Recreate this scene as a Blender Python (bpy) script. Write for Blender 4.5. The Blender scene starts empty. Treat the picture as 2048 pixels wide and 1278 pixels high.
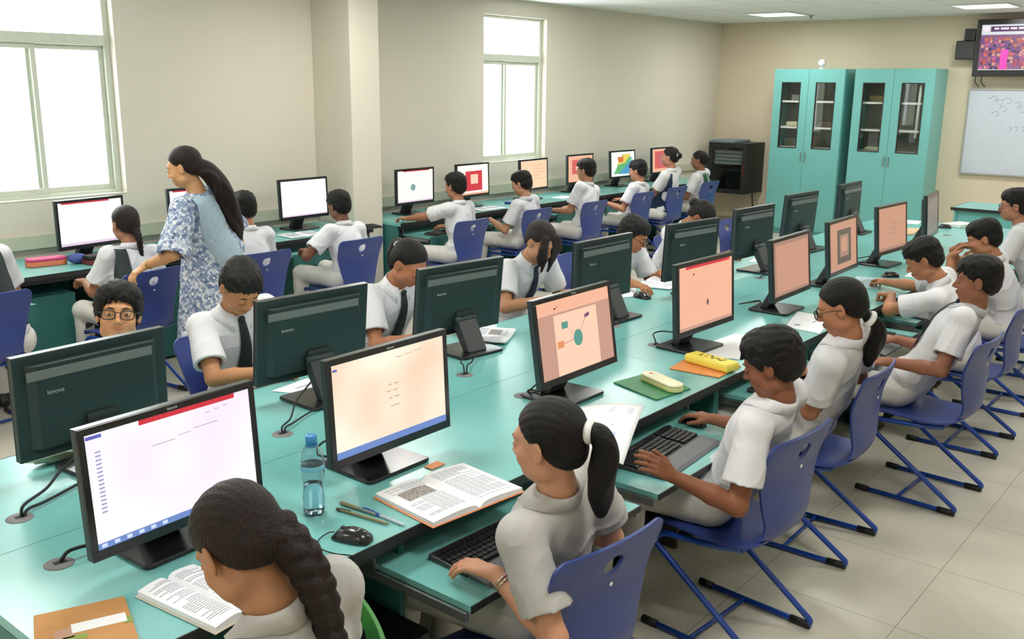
import bpy, math, random
import numpy as np
from mathutils import Vector, Matrix
random.seed(7)
SC = bpy.context.scene
COL = SC.collection
PI = math.pi
def R(d): return math.radians(d)

# ------------------------------------------------------------------ camera
F_PX = 1921.46
PITCH, YAW, ROLL = R(13.6914), R(39.4447), R(0.5864)
CAM_Z = 1.95
cam_data = bpy.data.cameras.new('camera')
cam = bpy.data.objects.new('camera', cam_data); COL.objects.link(cam)
cam_data.sensor_fit = 'HORIZONTAL'; cam_data.sensor_width = 36.0
cam_data.lens = F_PX / 2048 * 36.0
cam_data.clip_start = 0.05
fw = Vector((math.cos(YAW) * math.cos(PITCH), math.sin(YAW) * math.cos(PITCH), -math.sin(PITCH)))
rt = Vector((math.sin(YAW), -math.cos(YAW), 0)); up = rt.cross(fw)
r2 = rt * math.cos(ROLL) + up * math.sin(ROLL); u2 = up * math.cos(ROLL) - rt * math.sin(ROLL)
m = Matrix((r2, u2, -fw)).transposed().to_4x4(); m.translation = Vector((0, 0, CAM_Z))
cam.matrix_world = m
SC.camera = cam

# ------------------------------------------------------------------ world, exposure, big lights
SC.view_settings.view_transform = 'Standard'
SC.view_settings.look = 'None'
SC.view_settings.exposure = 0.04
SC.view_settings.gamma = 1.0
SC.view_settings.use_curve_mapping = False
SC.cycles.use_denoising = True
SC.cycles.max_bounces = 8
SC.cycles.diffuse_bounces = 4
SC.cycles.glossy_bounces = 4
SC.cycles.transmission_bounces = 8
SC.cycles.transparent_max_bounces = 12
SC.cycles.caustics_reflective = False
SC.cycles.caustics_refractive = False
SC.cycles.sample_clamp_indirect = 6.0
W = bpy.data.worlds.new('world'); SC.world = W; W.use_nodes = True
bg = W.node_tree.nodes['Background']
bg.inputs['Color'].default_value = (0.93, 0.98, 1.0, 1); bg.inputs['Strength'].default_value = 11.0

CEIL = 2.84
WALL_Y, WALL_X = 6.85, 13.0          # window wall, back wall
WIN = [(2.70, 3.75), (7.82, 8.89)]   # the two windows, along x
WZ0, WZ1 = 1.13, 2.67
LAMP_W = 25.0
LAMPS = [(x, y) for x in (-1.2, 2.0, 5.2, 8.4, 11.65) for y in (0.6, 3.0, 5.4)]

def area(name, loc, rot, sx, sy, power, color):
    l = bpy.data.lights.new(name, 'AREA'); l.shape = 'RECTANGLE'; l.size = sx; l.size_y = sy
    l.energy = power; l.color = color
    o = bpy.data.objects.new(name, l); COL.objects.link(o); o.location = loc; o.rotation_euler = rot
    return o
for i, (x, y) in enumerate(LAMPS):   # the lamp of each ceiling light, just below its diffuser
    area('ceiling_lamp', (x, y, CEIL - 0.03), (0, 0, 0), 0.52, 0.52, LAMP_W, (1.0, 0.98, 0.93))
for (x0, x1) in WIN:                 # portals only guide the sky's light through the openings
    p = area('window_portal', ((x0 + x1) / 2, WALL_Y + 0.21, (WZ0 + WZ1) / 2), (R(-90), 0, 0), x1 - x0, WZ1 - WZ0, 1, (1, 1, 1))
    p.data.cycles.is_portal = True

# ------------------------------------------------------------------ helpers
MATS = {}
def srgb(r, g, b):
    f = lambda c: (c / 255 / 12.92) if c / 255 <= 0.04045 else ((c / 255 + 0.055) / 1.055) ** 2.4
    return (f(r), f(g), f(b))
def mat(name, col, rough=0.5, metal=0.0, spec=0.5, noise=0.0, nscale=40.0, bump=0.0, bscale=200.0, coat=0.0, attr=None, stretch=None, vary=None):
    if name in MATS: return MATS[name]
    M = bpy.data.materials.new(name); M.use_nodes = True; nt = M.node_tree; b = nt.nodes['Principled BSDF']
    b.inputs['Roughness'].default_value = rough; b.inputs['Metallic'].default_value = metal
    b.inputs['Specular IOR Level'].default_value = spec
    if coat: b.inputs['Coat Weight'].default_value = coat; b.inputs['Coat Roughness'].default_value = 0.1
    tc = nt.nodes.new('ShaderNodeTexCoord')
    src = tc.outputs['Object']
    if stretch:
        mp = nt.nodes.new('ShaderNodeMapping'); mp.inputs['Scale'].default_value = stretch
        nt.links.new(src, mp.inputs['Vector']); src = mp.outputs['Vector']
    base = None
    if attr:
        a = nt.nodes.new('ShaderNodeAttribute'); a.attribute_name = attr; base = a.outputs['Color']
    n = nt.nodes.new('ShaderNodeTexNoise'); n.inputs['Scale'].default_value = nscale; n.inputs['Detail'].default_value = 4
    nt.links.new(src, n.inputs['Vector'])
    mr = nt.nodes.new('ShaderNodeMapRange'); mr.inputs['From Min'].default_value = 0.3; mr.inputs['From Max'].default_value = 0.7
    amp = noise if noise else 0.03
    mr.inputs['To Min'].default_value = 1 - amp; mr.inputs['To Max'].default_value = 1 + amp
    nt.links.new(n.outputs['Fac'], mr.inputs['Value'])
    mx = nt.nodes.new('ShaderNodeVectorMath'); mx.operation = 'MULTIPLY'
    if base: nt.links.new(base, mx.inputs[0])
    else: mx.inputs[0].default_value = col
    cmb = nt.nodes.new('ShaderNodeCombineXYZ')
    for k in range(3): nt.links.new(mr.outputs['Result'], cmb.inputs[k])
    nt.links.new(cmb.outputs['Vector'], mx.inputs[1])
    nt.links.new(mx.outputs['Vector'], b.inputs['Base Color'])
    if bump:
        n2 = nt.nodes.new('ShaderNodeTexNoise'); n2.inputs['Scale'].default_value = bscale; n2.inputs['Detail'].default_value = 3
        nt.links.new(src, n2.inputs['Vector'])
        bp = nt.nodes.new('ShaderNodeBump'); bp.inputs['Strength'].default_value = bump; bp.inputs['Distance'].default_value = 0.005
        nt.links.new(n2.outputs['Fac'], bp.inputs['Height']); nt.links.new(bp.outputs['Normal'], b.inputs['Normal'])
    MATS[name] = M
    return M
def emis(name, col, strength=1.0, noise=0.0, col2=None, scale=3.0):
    if name in MATS: return MATS[name]
    M = bpy.data.materials.new(name); M.use_nodes = True; nt = M.node_tree
    b = nt.nodes['Principled BSDF']; b.inputs['Base Color'].default_value = (0.02, 0.02, 0.02, 1); b.inputs['Roughness'].default_value = 0.35
    b.inputs['Emission Strength'].default_value = strength; b.inputs['Emission Color'].default_value = (*col, 1)
    if col2:
        tc = nt.nodes.new('ShaderNodeTexCoord'); n = nt.nodes.new('ShaderNodeTexNoise'); n.inputs['Scale'].default_value = scale
        n.inputs['Detail'].default_value = 1
        rp = nt.nodes.new('ShaderNodeValToRGB'); rp.color_ramp.elements[0].position = 0.35; rp.color_ramp.elements[1].position = 0.65
        rp.color_ramp.elements[0].color = (*col, 1); rp.color_ramp.elements[1].color = (*col2, 1)
        nt.links.new(tc.outputs['Object'], n.inputs['Vector']); nt.links.new(n.outputs['Fac'], rp.inputs['Fac'])
        nt.links.new(rp.outputs['Color'], b.inputs['Emission Color'])
    MATS[name] = M
    return M

def newobj(name, me, material, parent=None, bevel=0, solid=0):
    o = bpy.data.objects.new(name, me); COL.objects.link(o)
    if material is not None: me.materials.append(material)
    if parent is not None: o.parent = parent
    if solid:
        s = o.modifiers.new('solid', 'SOLIDIFY'); s.thickness = solid; s.offset = 0
    if bevel:
        b = o.modifiers.new('bevel', 'BEVEL'); b.width = bevel; b.segments = 2; b.limit_method = 'ANGLE'; b.angle_limit = R(40)
        b.harden_normals = False
    return o
def tag(o, label, cat, group=None, kind=None):
    o['label'] = label; o['category'] = cat
    if group: o['group'] = group
    if kind: o['kind'] = kind
    return o
def thing(name, label, cat, loc=(0, 0, 0), rz=0, group=None):
    o = bpy.data.objects.new(name, None); COL.objects.link(o); o.empty_display_size = 0.1
    o.location = loc; o.rotation_euler = (0, 0, rz)
    return tag(o, label, cat, group)
def dup(root, loc=None, rz=None, label=None, group=None, skip=()):
    def cp(o, par):
        c = o.copy(); COL.objects.link(c)
        if par is not None: c.parent = par
        for ch in list(o.children):
            if ch.name.split('.')[0] in skip: continue
            cp(ch, c)
        return c
    r = cp(root, None)
    if loc is not None: r.location = loc
    if rz is not None: r.rotation_euler = (0, 0, rz)
    if label: r['label'] = label
    if group: r['group'] = group
    return r

def frame_from(d, upv=(0, 0, 1)):
    d = Vector(d).normalized(); u = Vector(upv)
    if abs(d.dot(u)) > 0.98: u = Vector((1, 0, 0))
    x = u.cross(d).normalized(); y = d.cross(x)
    return x, y, d
class MB:
    def __init__(s): s.v = []; s.f = []; s.sm = []
    def add(s, vs, fs, smooth=False):
        n = len(s.v); s.v += [tuple(v) for v in vs]; s.f += [tuple(i + n for i in f) for f in fs]; s.sm += [smooth] * len(fs); return s
    def box(s, c, d, rot=None):
        cx, cy, cz = c; a, b, e = d[0] / 2, d[1] / 2, d[2] / 2
        vs = [Vector((x * a, y * b, z * e)) for z in (-1, 1) for y in (-1, 1) for x in (-1, 1)]
        if rot is not None: vs = [rot @ v for v in vs]
        vs = [v + Vector(c) for v in vs]
        return s.add(vs, [(0, 2, 3, 1), (4, 5, 7, 6), (0, 1, 5, 4), (2, 6, 7, 3), (0, 4, 6, 2), (1, 3, 7, 5)])
    def b2(s, x0, x1, y0, y1, z0, z1):
        return s.box(((x0 + x1) / 2, (y0 + y1) / 2, (z0 + z1) / 2), (abs(x1 - x0), abs(y1 - y0), abs(z1 - z0)))
    def tube(s, pts, r, seg=10, cap=True, closed=False):
        pts = [Vector(p) for p in pts]; n = len(pts); vs = []; rr = r if isinstance(r, (list, tuple)) else [r] * n
        prev = None
        for i, p in enumerate(pts):
            if closed: t = pts[(i + 1) % n] - pts[i - 1]
            else: t = (pts[min(i + 1, n - 1)] - pts[max(i - 1, 0)])
            t.normalize()
            if prev is None: x, y, _ = frame_from(t)
            else:
                x = prev - t * prev.dot(t)
                if x.length < 1e-5: x, y, _ = frame_from(t)
                x.normalize(); y = t.cross(x)
            prev = x
            for k in range(seg):
                a = 2 * PI * k / seg; vs.append(p + (x * math.cos(a) + y * math.sin(a)) * rr[i])
        fs = []
        for i in range(n if closed else n - 1):
            j = (i + 1) % n
            for k in range(seg):
                l = (k + 1) % seg; fs.append((i * seg + k, i * seg + l, j * seg + l, j * seg + k))
        if cap and not closed:
            fs.append(tuple(range(seg))[::-1]); fs.append(tuple((n - 1) * seg + k for k in range(seg)))
        return s.add(vs, fs, True)
    def lathe(s, prof, c=(0, 0, 0), seg=24, rot=None):
        vs = []; c = Vector(c)
        for (r, z) in prof:
            for k in range(seg):
                a = 2 * PI * k / seg; v = Vector((r * math.cos(a), r * math.sin(a), z))
                if rot is not None: v = rot @ v
                vs.append(v + c)
        fs = []
        for i in range(len(prof) - 1):
            for k in range(seg):
                l = (k + 1) % seg; fs.append((i * seg + k, i * seg + l, (i + 1) * seg + l, (i + 1) * seg + k))
        if prof[0][0] > 1e-6: fs.append(tuple(range(seg))[::-1])
        if prof[-1][0] > 1e-6: fs.append(tuple((len(prof) - 1) * seg + k for k in range(seg)))
        return s.add(vs, fs, True)
    def prism(s, pts, z0, z1, xf=None):
        n = len(pts); vs = [Vector((x, y, z0)) for x, y in pts] + [Vector((x, y, z1)) for x, y in pts]
        if xf is not None: vs = [xf @ v for v in vs]
        fs = [tuple(range(n))[::-1], tuple(range(n, 2 * n))] + [(i, (i + 1) % n, (i + 1) % n + n, i + n) for i in range(n)]
        return s.add(vs, fs)
    def sphere(s, c, r, seg=16, rings=10, rot=None):
        r = (r, r, r) if not isinstance(r, (tuple, list)) else r
        vs = []; c = Vector(c)
        for i in range(rings + 1):
            t = PI * i / rings
            for k in range(seg):
                a = 2 * PI * k / seg; v = Vector((r[0] * math.sin(t) * math.cos(a), r[1] * math.sin(t) * math.sin(a), -r[2] * math.cos(t)))
                if rot is not None: v = rot @ v
                vs.append(v + c)
        fs = [(i * seg + k, i * seg + (k + 1) % seg, (i + 1) * seg + (k + 1) % seg, (i + 1) * seg + k) for i in range(rings) for k in range(seg)]
        return s.add(vs, fs, True)
    def grid(s, rows, smooth=True):
        n = len(rows); m_ = len(rows[0]); vs = [v for r in rows for v in r]
        fs = [(i * m_ + j, i * m_ + j + 1, (i + 1) * m_ + j + 1, (i + 1) * m_ + j) for i in range(n - 1) for j in range(m_ - 1)]
        return s.add(vs, fs, smooth)
    def build(s, name, material, parent=None, bevel=0, solid=0):
        me = bpy.data.meshes.new(name); me.from_pydata(s.v, [], s.f)
        me.polygons.foreach_set('use_smooth', s.sm); me.update()
        return newobj(name, me, material, parent, bevel, solid)
def catmull(pts, n=8):
    pts = [Vector(p) for p in pts]; P = [pts[0] * 2 - pts[1]] + pts + [pts[-1] * 2 - pts[-2]]; out = []
    for i in range(1, len(P) - 2):
        for k in range(n):
            t = k / n; a, b, c, d = P[i - 1:i + 3]
            out.append(0.5 * ((2 * b) + (c - a) * t + (2 * a - 5 * b + 4 * c - d) * t * t + (3 * b - a - 3 * c + d) * t ** 3))
    out.append(pts[-1]); return out
def fillet(pts, r, n=5):
    pts = [Vector(p) for p in pts]; out = [pts[0]]
    for i in range(1, len(pts) - 1):
        a = (pts[i - 1] - pts[i]); b = (pts[i + 1] - pts[i]); ra = min(r, a.length * .45, b.length * .45)
        p0 = pts[i] + a.normalized() * ra; p1 = pts[i] + b.normalized() * ra
        for k in range(n + 1):
            t = k / n; out.append(p0 * (1 - t) ** 2 + pts[i] * 2 * t * (1 - t) + p1 * t * t)
    out.append(pts[-1]); return out
def text_mesh(txt, size, name, material, parent, mw, extrude=0.0003):
    cu = bpy.data.curves.new(name + '_curve', 'FONT'); cu.body = txt; cu.size = size; cu.align_x = 'CENTER'; cu.align_y = 'CENTER'; cu.extrude = extrude
    t = bpy.data.objects.new(name + '_t', cu); COL.objects.link(t)
    dg = bpy.context.evaluated_depsgraph_get(); me = bpy.data.meshes.new_from_object(t.evaluated_get(dg))
    bpy.data.objects.remove(t); bpy.data.curves.remove(cu)
    me.transform(mw); me.materials.clear()
    return newobj(name, me, material, parent)

# ------------------------------------------------------------------ materials
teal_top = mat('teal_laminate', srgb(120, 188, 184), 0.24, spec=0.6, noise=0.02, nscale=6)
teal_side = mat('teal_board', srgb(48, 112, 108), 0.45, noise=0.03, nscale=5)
teal_cab = mat('teal_cabinet_board', srgb(114, 184, 181), 0.36, noise=0.02, nscale=4)
dark_edge = mat('dark_edge_band', srgb(38, 40, 40), 0.45)
mon_black = mat('black_glossy_plastic', srgb(26, 27, 29), 0.22, spec=0.6, bump=0.0)
mon_back = mat('charcoal_matt_plastic', srgb(44, 58, 60), 0.42, noise=0.04)
mon_vent = mat('grey_vent_plastic', srgb(128, 130, 130), 0.45)
mon_edge = mat('grey_bezel_plastic', srgb(70, 72, 70), 0.3)
grey_plastic = mat('mid_grey_plastic', srgb(118, 116, 118), 0.5)
dark_grey = mat('dark_grey_plastic', srgb(56, 58, 60), 0.45)
key_black = mat('black_key_plastic', srgb(20, 20, 22), 0.45)
rest_grey = mat('grey_wrist_rest', srgb(92, 94, 98), 0.5)
metal = mat('brushed_steel', srgb(170, 172, 172), 0.35, metal=0.9)
blue_shell = mat('blue_chair_plastic', srgb(50, 68, 136), 0.38, noise=0.05, nscale=300, bump=0.15, bscale=900)
blue_tube = mat('blue_painted_tube', srgb(20, 66, 158), 0.3, coat=0.3)
green_shell = mat('green_chair_plastic', srgb(44, 128, 38), 0.35)
rubber = mat('black_rubber', srgb(22, 22, 24), 0.6)
white_plastic = mat('white_plastic', srgb(232, 232, 228), 0.4)
paper = mat('white_paper', srgb(240, 242, 246), 0.7, noise=0.015)
ink = mat('grey_print', srgb(150, 156, 168), 0.8)
ink_dark = mat('dark_print', srgb(150, 144, 140), 0.8, noise=.5, nscale=160)
shirt_white = mat('white_cotton', srgb(218, 218, 222), 0.85, noise=0.02, nscale=20, bump=0.25, bscale=60)
shirt_grey = mat('light_grey_cotton', srgb(188, 186, 183), 0.85, noise=0.02, nscale=20, bump=0.25, bscale=60)
trouser = mat('pale_grey_twill', srgb(196, 194, 190), 0.85, noise=0.03, nscale=25, bump=0.25, bscale=60)
trouser_w = mat('white_twill', srgb(216, 214, 208), 0.85, noise=0.03, nscale=25, bump=0.25, bscale=60)
tie_mat = mat('dark_green_tie_cloth', srgb(24, 38, 36), 0.7)
tie_navy = mat('navy_tie_cloth', srgb(26, 40, 58), 0.7)
sash_grey = mat('charcoal_sash_cloth', srgb(52, 62, 62), 0.85)
sash_navy = mat('navy_sash_cloth', srgb(34, 50, 82), 0.85)
sash_green = mat('green_sash_cloth', srgb(40, 92, 60), 0.85)
shoe_mat = mat('black_shoe_leather', srgb(24, 24, 24), 0.35)
hair_mat = mat('black_hair', srgb(17, 14, 13), 0.5, spec=0.28, noise=0.4, nscale=160, bump=0.9, bscale=260, stretch=(1, 1, 0.18))
hair_brown = mat('dark_brown_hair', srgb(34, 22, 19), 0.5, spec=0.28, noise=0.4, nscale=160, bump=0.9, bscale=260, stretch=(1, 1, 0.18))
skin_mat = mat('skin', (1, 1, 1), 0.55, attr='Col', noise=0.04, nscale=30, spec=0.35)
eye_white = mat('eye_white', srgb(225, 220, 212), 0.2)
eye_dark = mat('eye_iris', srgb(30, 20, 16), 0.15)
gold = mat('gold_metal', srgb(212, 180, 120), 0.25, metal=0.9)
glass_frame = mat('black_spectacle_frame', srgb(20, 20, 22), 0.25)
glass_mat = bpy.data.materials.new('clear_glass'); glass_mat.use_nodes = True
_nt = glass_mat.node_tree; _nt.nodes.clear()
_o = _nt.nodes.new('ShaderNodeOutputMaterial'); _t = _nt.nodes.new('ShaderNodeBsdfTransparent'); _g = _nt.nodes.new('ShaderNodeBsdfGlossy')
_g.inputs['Roughness'].default_value = 0.02; _t.inputs['Color'].default_value = (0.95, 0.97, 0.96, 1)
_l = _nt.nodes.new('ShaderNodeLayerWeight'); _l.inputs['Blend'].default_value = 0.5; _p = _nt.nodes.new('ShaderNodeMath'); _p.operation = 'POWER'; _p.inputs[1].default_value = 4.0
_f = _nt.nodes.new('ShaderNodeMath'); _f.operation = 'ADD'; _f.inputs[1].default_value = 0.03; _f.use_clamp = True
_nt.links.new(_l.outputs['Facing'], _p.inputs[0]); _nt.links.new(_p.outputs[0], _f.inputs[0]); _m = _nt.nodes.new('ShaderNodeMixShader')
_nt.links.new(_f.outputs[0], _m.inputs[0]); _nt.links.new(_t.outputs[0], _m.inputs[1]); _nt.links.new(_g.outputs[0], _m.inputs[2]); _nt.links.new(_m.outputs[0], _o.inputs[0])
bottle_mat = bpy.data.materials.new('thin_clear_plastic'); bottle_mat.use_nodes = True
_b = bottle_mat.node_tree.nodes['Principled BSDF']; _b.inputs['Base Color'].default_value = (0.86, 0.93, 0.97, 1)
_b.inputs['Transmission Weight'].default_value = 0.95; _b.inputs['Roughness'].default_value = 0.04; _b.inputs['IOR'].default_value = 1.25

# ------------------------------------------------------------------ the room
X0, Y0 = -2.6, -2.0
wall_m = mat('beige_wall_paint', srgb(218, 211, 196), 0.75, noise=0.015, nscale=2)
wall_b = mat('beige_back_wall_paint', srgb(222, 208, 184), 0.75, noise=0.015, nscale=2)
ceil_m = mat('ceiling_tile', srgb(222, 224, 212), 0.85, noise=0.015, nscale=30)
frame_m = mat('white_window_frame', srgb(206, 210, 196), 0.4)
def structure(name, mb, m_, parent=None, bevel=0):
    o = mb.build(name, m_, parent, bevel); 
    if parent is None: o['kind'] = 'structure'
    return o
# floor: large pale stone tiles with thin joints
fm = bpy.data.materials.new('floor_tile'); fm.use_nodes = True; nt = fm.node_tree; b = nt.nodes['Principled BSDF']
b.inputs['Roughness'].default_value = 0.32
tc = nt.nodes.new('ShaderNodeTexCoord'); mp = nt.nodes.new('ShaderNodeMapping'); mp.inputs['Location'].default_value = (-3.40, -0.93, 0)
br = nt.nodes.new('ShaderNodeTexBrick'); br.offset = 0; br.inputs['Scale'].default_value = 1.0
br.inputs['Brick Width'].default_value = 0.575; br.inputs['Row Height'].default_value = 0.575; br.inputs['Mortar Size'].default_value = 0.0022
br.inputs['Mortar Smooth'].default_value = 0.2
br.inputs['Color1'].default_value = (*srgb(204, 199, 183), 1); br.inputs['Color2'].default_value = (*srgb(200, 195, 180), 1); br.inputs['Mortar'].default_value = (*srgb(150, 144, 130), 1)
n = nt.nodes.new('ShaderNodeTexNoise'); n.inputs['Scale'].default_value = 2.2; n.inputs['Detail'].default_value = 6; n.inputs['Distortion'].default_value = 0.8
mr = nt.nodes.new('ShaderNodeMapRange'); mr.inputs['From Min'].default_value = 0.3; mr.inputs['From Max'].default_value = 0.7; mr.inputs['To Min'].default_value = 0.9; mr.inputs['To Max'].default_value = 1.08
mx = nt.nodes.new('ShaderNodeMix'); mx.data_type = 'RGBA'; mx.blend_type = 'MULTIPLY'; mx.inputs[0].default_value = 1
nt.links.new(tc.outputs['Object'], mp.inputs['Vector']); nt.links.new(mp.outputs['Vector'], br.inputs['Vector'])
nt.links.new(tc.outputs['Object'], n.inputs['Vector']); nt.links.new(n.outputs['Fac'], mr.inputs['Value'])
nt.links.new(br.outputs['Color'], mx.inputs[6]); nt.links.new(mr.outputs['Result'], mx.inputs[7]); nt.links.new(mx.outputs[2], b.inputs['Base Color'])
structure('floor', MB().b2(X0, WALL_X, Y0, WALL_Y, -0.1, 0), fm)
# ceiling: 0.6 m grid with thin joints
cm = bpy.data.materials.new('ceiling_grid'); cm.use_nodes = True; nt = cm.node_tree; b = nt.nodes['Principled BSDF']; b.inputs['Roughness'].default_value = 0.85
tc = nt.nodes.new('ShaderNodeTexCoord'); mp = nt.nodes.new('ShaderNodeMapping'); mp.inputs['Location'].default_value = (-11.35, -5.1, 0)
br = nt.nodes.new('ShaderNodeTexBrick'); br.offset = 0; br.inputs['Scale'].default_value = 1.0; br.inputs['Brick Width'].default_value = 0.6; br.inputs['Row Height'].default_value = 0.6
br.inputs['Mortar Size'].default_value = 0.009
br.inputs['Color1'].default_value = (*srgb(242, 243, 240), 1); br.inputs['Color2'].default_value = (*srgb(239, 241, 238), 1); br.inputs['Mortar'].default_value = (*srgb(206, 208, 204), 1)
nt.links.new(tc.outputs['Object'], mp.inputs['Vector']); nt.links.new(mp.outputs['Vector'], br.inputs['Vector']); nt.links.new(br.outputs['Color'], b.inputs['Base Color'])
structure('ceiling', MB().b2(X0, WALL_X, Y0, WALL_Y, CEIL, CEIL + 0.1), cm)
# window wall with its two openings (reveals are the wall's own thickness)
T = 0.22; mb = MB()
xs = X0
for (a, c) in WIN:
    mb.b2(xs, a, WALL_Y, WALL_Y + T, 0, CEIL); mb.b2(a, c, WALL_Y, WALL_Y + T, 0, WZ0); mb.b2(a, c, WALL_Y, WALL_Y + T, WZ1, CEIL); xs = c
mb.b2(xs, WALL_X, WALL_Y, WALL_Y + T, 0, CEIL)
structure('wall_left', mb, wall_m)
structure('wall_back', MB().b2(WALL_X, WALL_X + 0.2, Y0, WALL_Y + T, 0, CEIL), wall_b)
structure('wall_right', MB().b2(X0, WALL_X, Y0 - 0.2, Y0, 0, CEIL), wall_m)
structure('wall_front', MB().b2(X0 - 0.2, X0, Y0, WALL_Y + T, 0, CEIL), wall_m)
# square column between the two runs of wall desks
structure('wall_column', MB().b2(5.56, 5.89, 6.36, WALL_Y, 0, CEIL), wall_m, bevel=0.006)
for i, (a, c) in enumerate(((X0, 5.56), (5.89, WALL_X))):
    structure('trim_%d' % (i + 1), MB().b2(a, c, WALL_Y - 0.035, WALL_Y, 0.80, 0.90), white_plastic if False else mat('trunking_paint', srgb(196, 196, 176), 0.5), bevel=0.004)
    structure('baseboard_left' if i == 0 else 'baseboard_left_far', MB().b2(a, c, WALL_Y - 0.012, WALL_Y, 0, 0.1), mat('skirting_tile', srgb(176, 170, 150), 0.5))
structure('baseboard_back', MB().b2(WALL_X - 0.012, WALL_X, Y0, WALL_Y, 0, 0.1), MATS['skirting_tile'])
for i, (a, c) in enumerate(WIN):
    fy0, fy1 = WALL_Y + 0.07, WALL_Y + 0.13
    mb = MB(); fwid = 0.045
    mb.b2(a, a + fwid, fy0, fy1, WZ0, WZ1); mb.b2(c - fwid, c, fy0, fy1, WZ0, WZ1)
    mb.b2(a + fwid, c - fwid, fy0, fy1, WZ1 - 0.03, WZ1); mb.b2(a + fwid, c - fwid, fy0, fy1, WZ0, WZ0 + 0.035)
    w = mb.build('window_%d' % (i + 1), frame_m, None, 0.004); w['kind'] = 'structure'
    MB().b2(a + fwid, c - fwid, fy0 - 0.015, fy1, 2.20, 2.275).build('transom', frame_m, w, 0.004)
    mid = a + 0.475 if i == 0 else 8.25
    for (p, q, dy) in ((a + fwid, mid + 0.03, -0.004), (mid - 0.03, c - fwid, 0.022)):
        s = MB(); y0, y1 = fy0 + dy + 0.008, fy0 + dy + 0.03
        s.b2(p, p + 0.036, y0, y1, WZ0 + 0.035, 2.20); s.b2(q - 0.036, q, y0, y1, WZ0 + 0.035, 2.20)
        s.b2(p + 0.036, q - 0.036, y0, y1, WZ0 + 0.035, WZ0 + 0.075); s.b2(p + 0.036, q - 0.036, y0, y1, 2.165, 2.20)
        sash = s.build('sash', frame_m, w, 0.003)
        MB().b2(p + 0.03, q - 0.03, y0 + 0.008, y0 + 0.013, WZ0 + 0.07, 2.17).build('pane', glass_mat, sash)
    MB().b2(a + 0.04, c - 0.04, fy0 + 0.02, fy0 + 0.026, 2.27, WZ1 - 0.03).build('fanlight_pane', glass_mat, w)
    MB().b2(a + .002, c - .002, WALL_Y + 0.002, fy0, WZ0 + 0.0005, WZ0 + 0.012).build('window_sill', frame_m, w, 0.004)

# ceiling lights and sprinkler
diff_m = emis('light_diffuser', (1.0, 0.98, 0.9), 2.6)
lamp0 = None
for i, (x, y) in enumerate(LAMPS):
    inview = (x > 11)
    lab = 'square recessed ceiling light glowing above the teal cabinets' if y > 5 else ('square ceiling light close to the wall above the television, at the top right corner' if y > 2 else 'square recessed ceiling light panel over the classroom')
    if lamp0 is None:
        lamp0 = thing('ceiling_light', lab, 'light', (x, y, CEIL), 0, 'recessed ceiling lights')
        f = MB(); 
        for (a, c, d, e) in ((-.3, .3, -.3, -.275), (-.3, .3, .275, .3), (-.3, -.275, -.275, .275), (.275, .3, -.275, .275)): f.b2(a, c, d, e, -0.014, -0.001)
        f.build('frame', white_plastic, lamp0, 0.002)
        MB().b2(-.275, .275, -.275, .275, -0.008, -0.001).build('diffuser', diff_m, lamp0)
    else: 
        lamp = dup(lamp0, (x, y, CEIL), None, lab)
lamp0['label'] = 'square recessed ceiling light panel over the classroom'
t = thing('sprinkler_head', 'small dark ceiling sprinkler beside the ceiling light above the cabinets', 'sprinkler', (12.1, 5.15, CEIL))
MB().lathe([(0.035, 0), (0.035, -0.006), (0.012, -0.01), (0.010, -0.03)], seg=16).build('rose', grey_plastic, t)
MB().lathe([(0.005, -0.03), (0.005, -0.045), (0.02, -0.047), (0.02, -0.05)], seg=12).build('deflector', metal, t)

# ------------------------------------------------------------------ back wall furniture
def cabinet(y1, y0, label, items):
    X = 12.5; D = 0.5; H = 2.2; t = thing('storage_cabinet', label, 'cabinet', (X, (y0 + y1) / 2, 0), 0, 'tall teal cabinets')
    w = y1 - y0; h = w / 2; th = 0.018
    mb = MB(); mb.b2(0.02, D - .005, -h, -h + th, 0.06, H); mb.b2(0.02, D - .005, h - th, h, 0.06, H)
    mb.b2(0.02, D - .005, -h + th, h - th, H - th, H); mb.b2(0.02, D - .005, -h + th, h - th, 0.06, 0.06 + th); mb.b2(D - .02, D - .005, -h + th, h - th, 0.08, H - th)
    mb.b2(0.05, D - .02, -h + 0.01, h - 0.01, 0, 0.06)
    mb.build('body', teal_cab, t, 0.002)
    lin = mat('pale_cabinet_lining', srgb(150, 148, 138), 0.7)
    MB().b2(D - .03, D - .021, -h + th, h - th, 0.08, H - th).build('back_lining', lin, t)
    for z in (1.17, 1.44, 1.78): MB().b2(0.04, D - .03, -h + th, h - th, z - 0.012, z + 0.012).build('shelf', white_plastic, t)
    for s in (1, -1):
        ya, yb = (0.002, h - .001) if s > 0 else (-h + .001, -0.002)
        wa, wb = ((ya + 0.10, yb - 0.11) if s > 0 else (ya + 0.11, yb - 0.10))
        d = MB(); d.b2(0, 0.018, ya, yb, 0.08, 1.17); d.b2(0, 0.018, ya, yb, 2.03, H - 0.002); d.b2(0, 0.018, ya, wa, 1.17, 2.03); d.b2(0, 0.018, wb, yb, 1.17, 2.03)
        dr = d.build('cabinet_door', teal_cab, t)
        g = MB(); e = 0.012
        g.b2(-.003, 0.02, wa, wa + e, 1.17, 2.03); g.b2(-.003, 0.02, wb - e, wb, 1.17, 2.03); g.b2(-.003, 0.02, wa + e, wb - e, 1.17, 1.182); g.b2(-.003, 0.02, wa + e, wb - e, 2.018, 2.03)
        g.build('window_gasket', dark_edge, dr); MB().b2(0.007, 0.011, wa + e, wb - e, 1.182, 2.018).build('glass_panel', glass_mat, dr)
        MB().b2(-0.014, 0, s * 0.03 - 0.006, s * 0.03 + 0.006, 1.0, 1.12).build('handle', metal, dr, 0.003)
    return t
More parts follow.
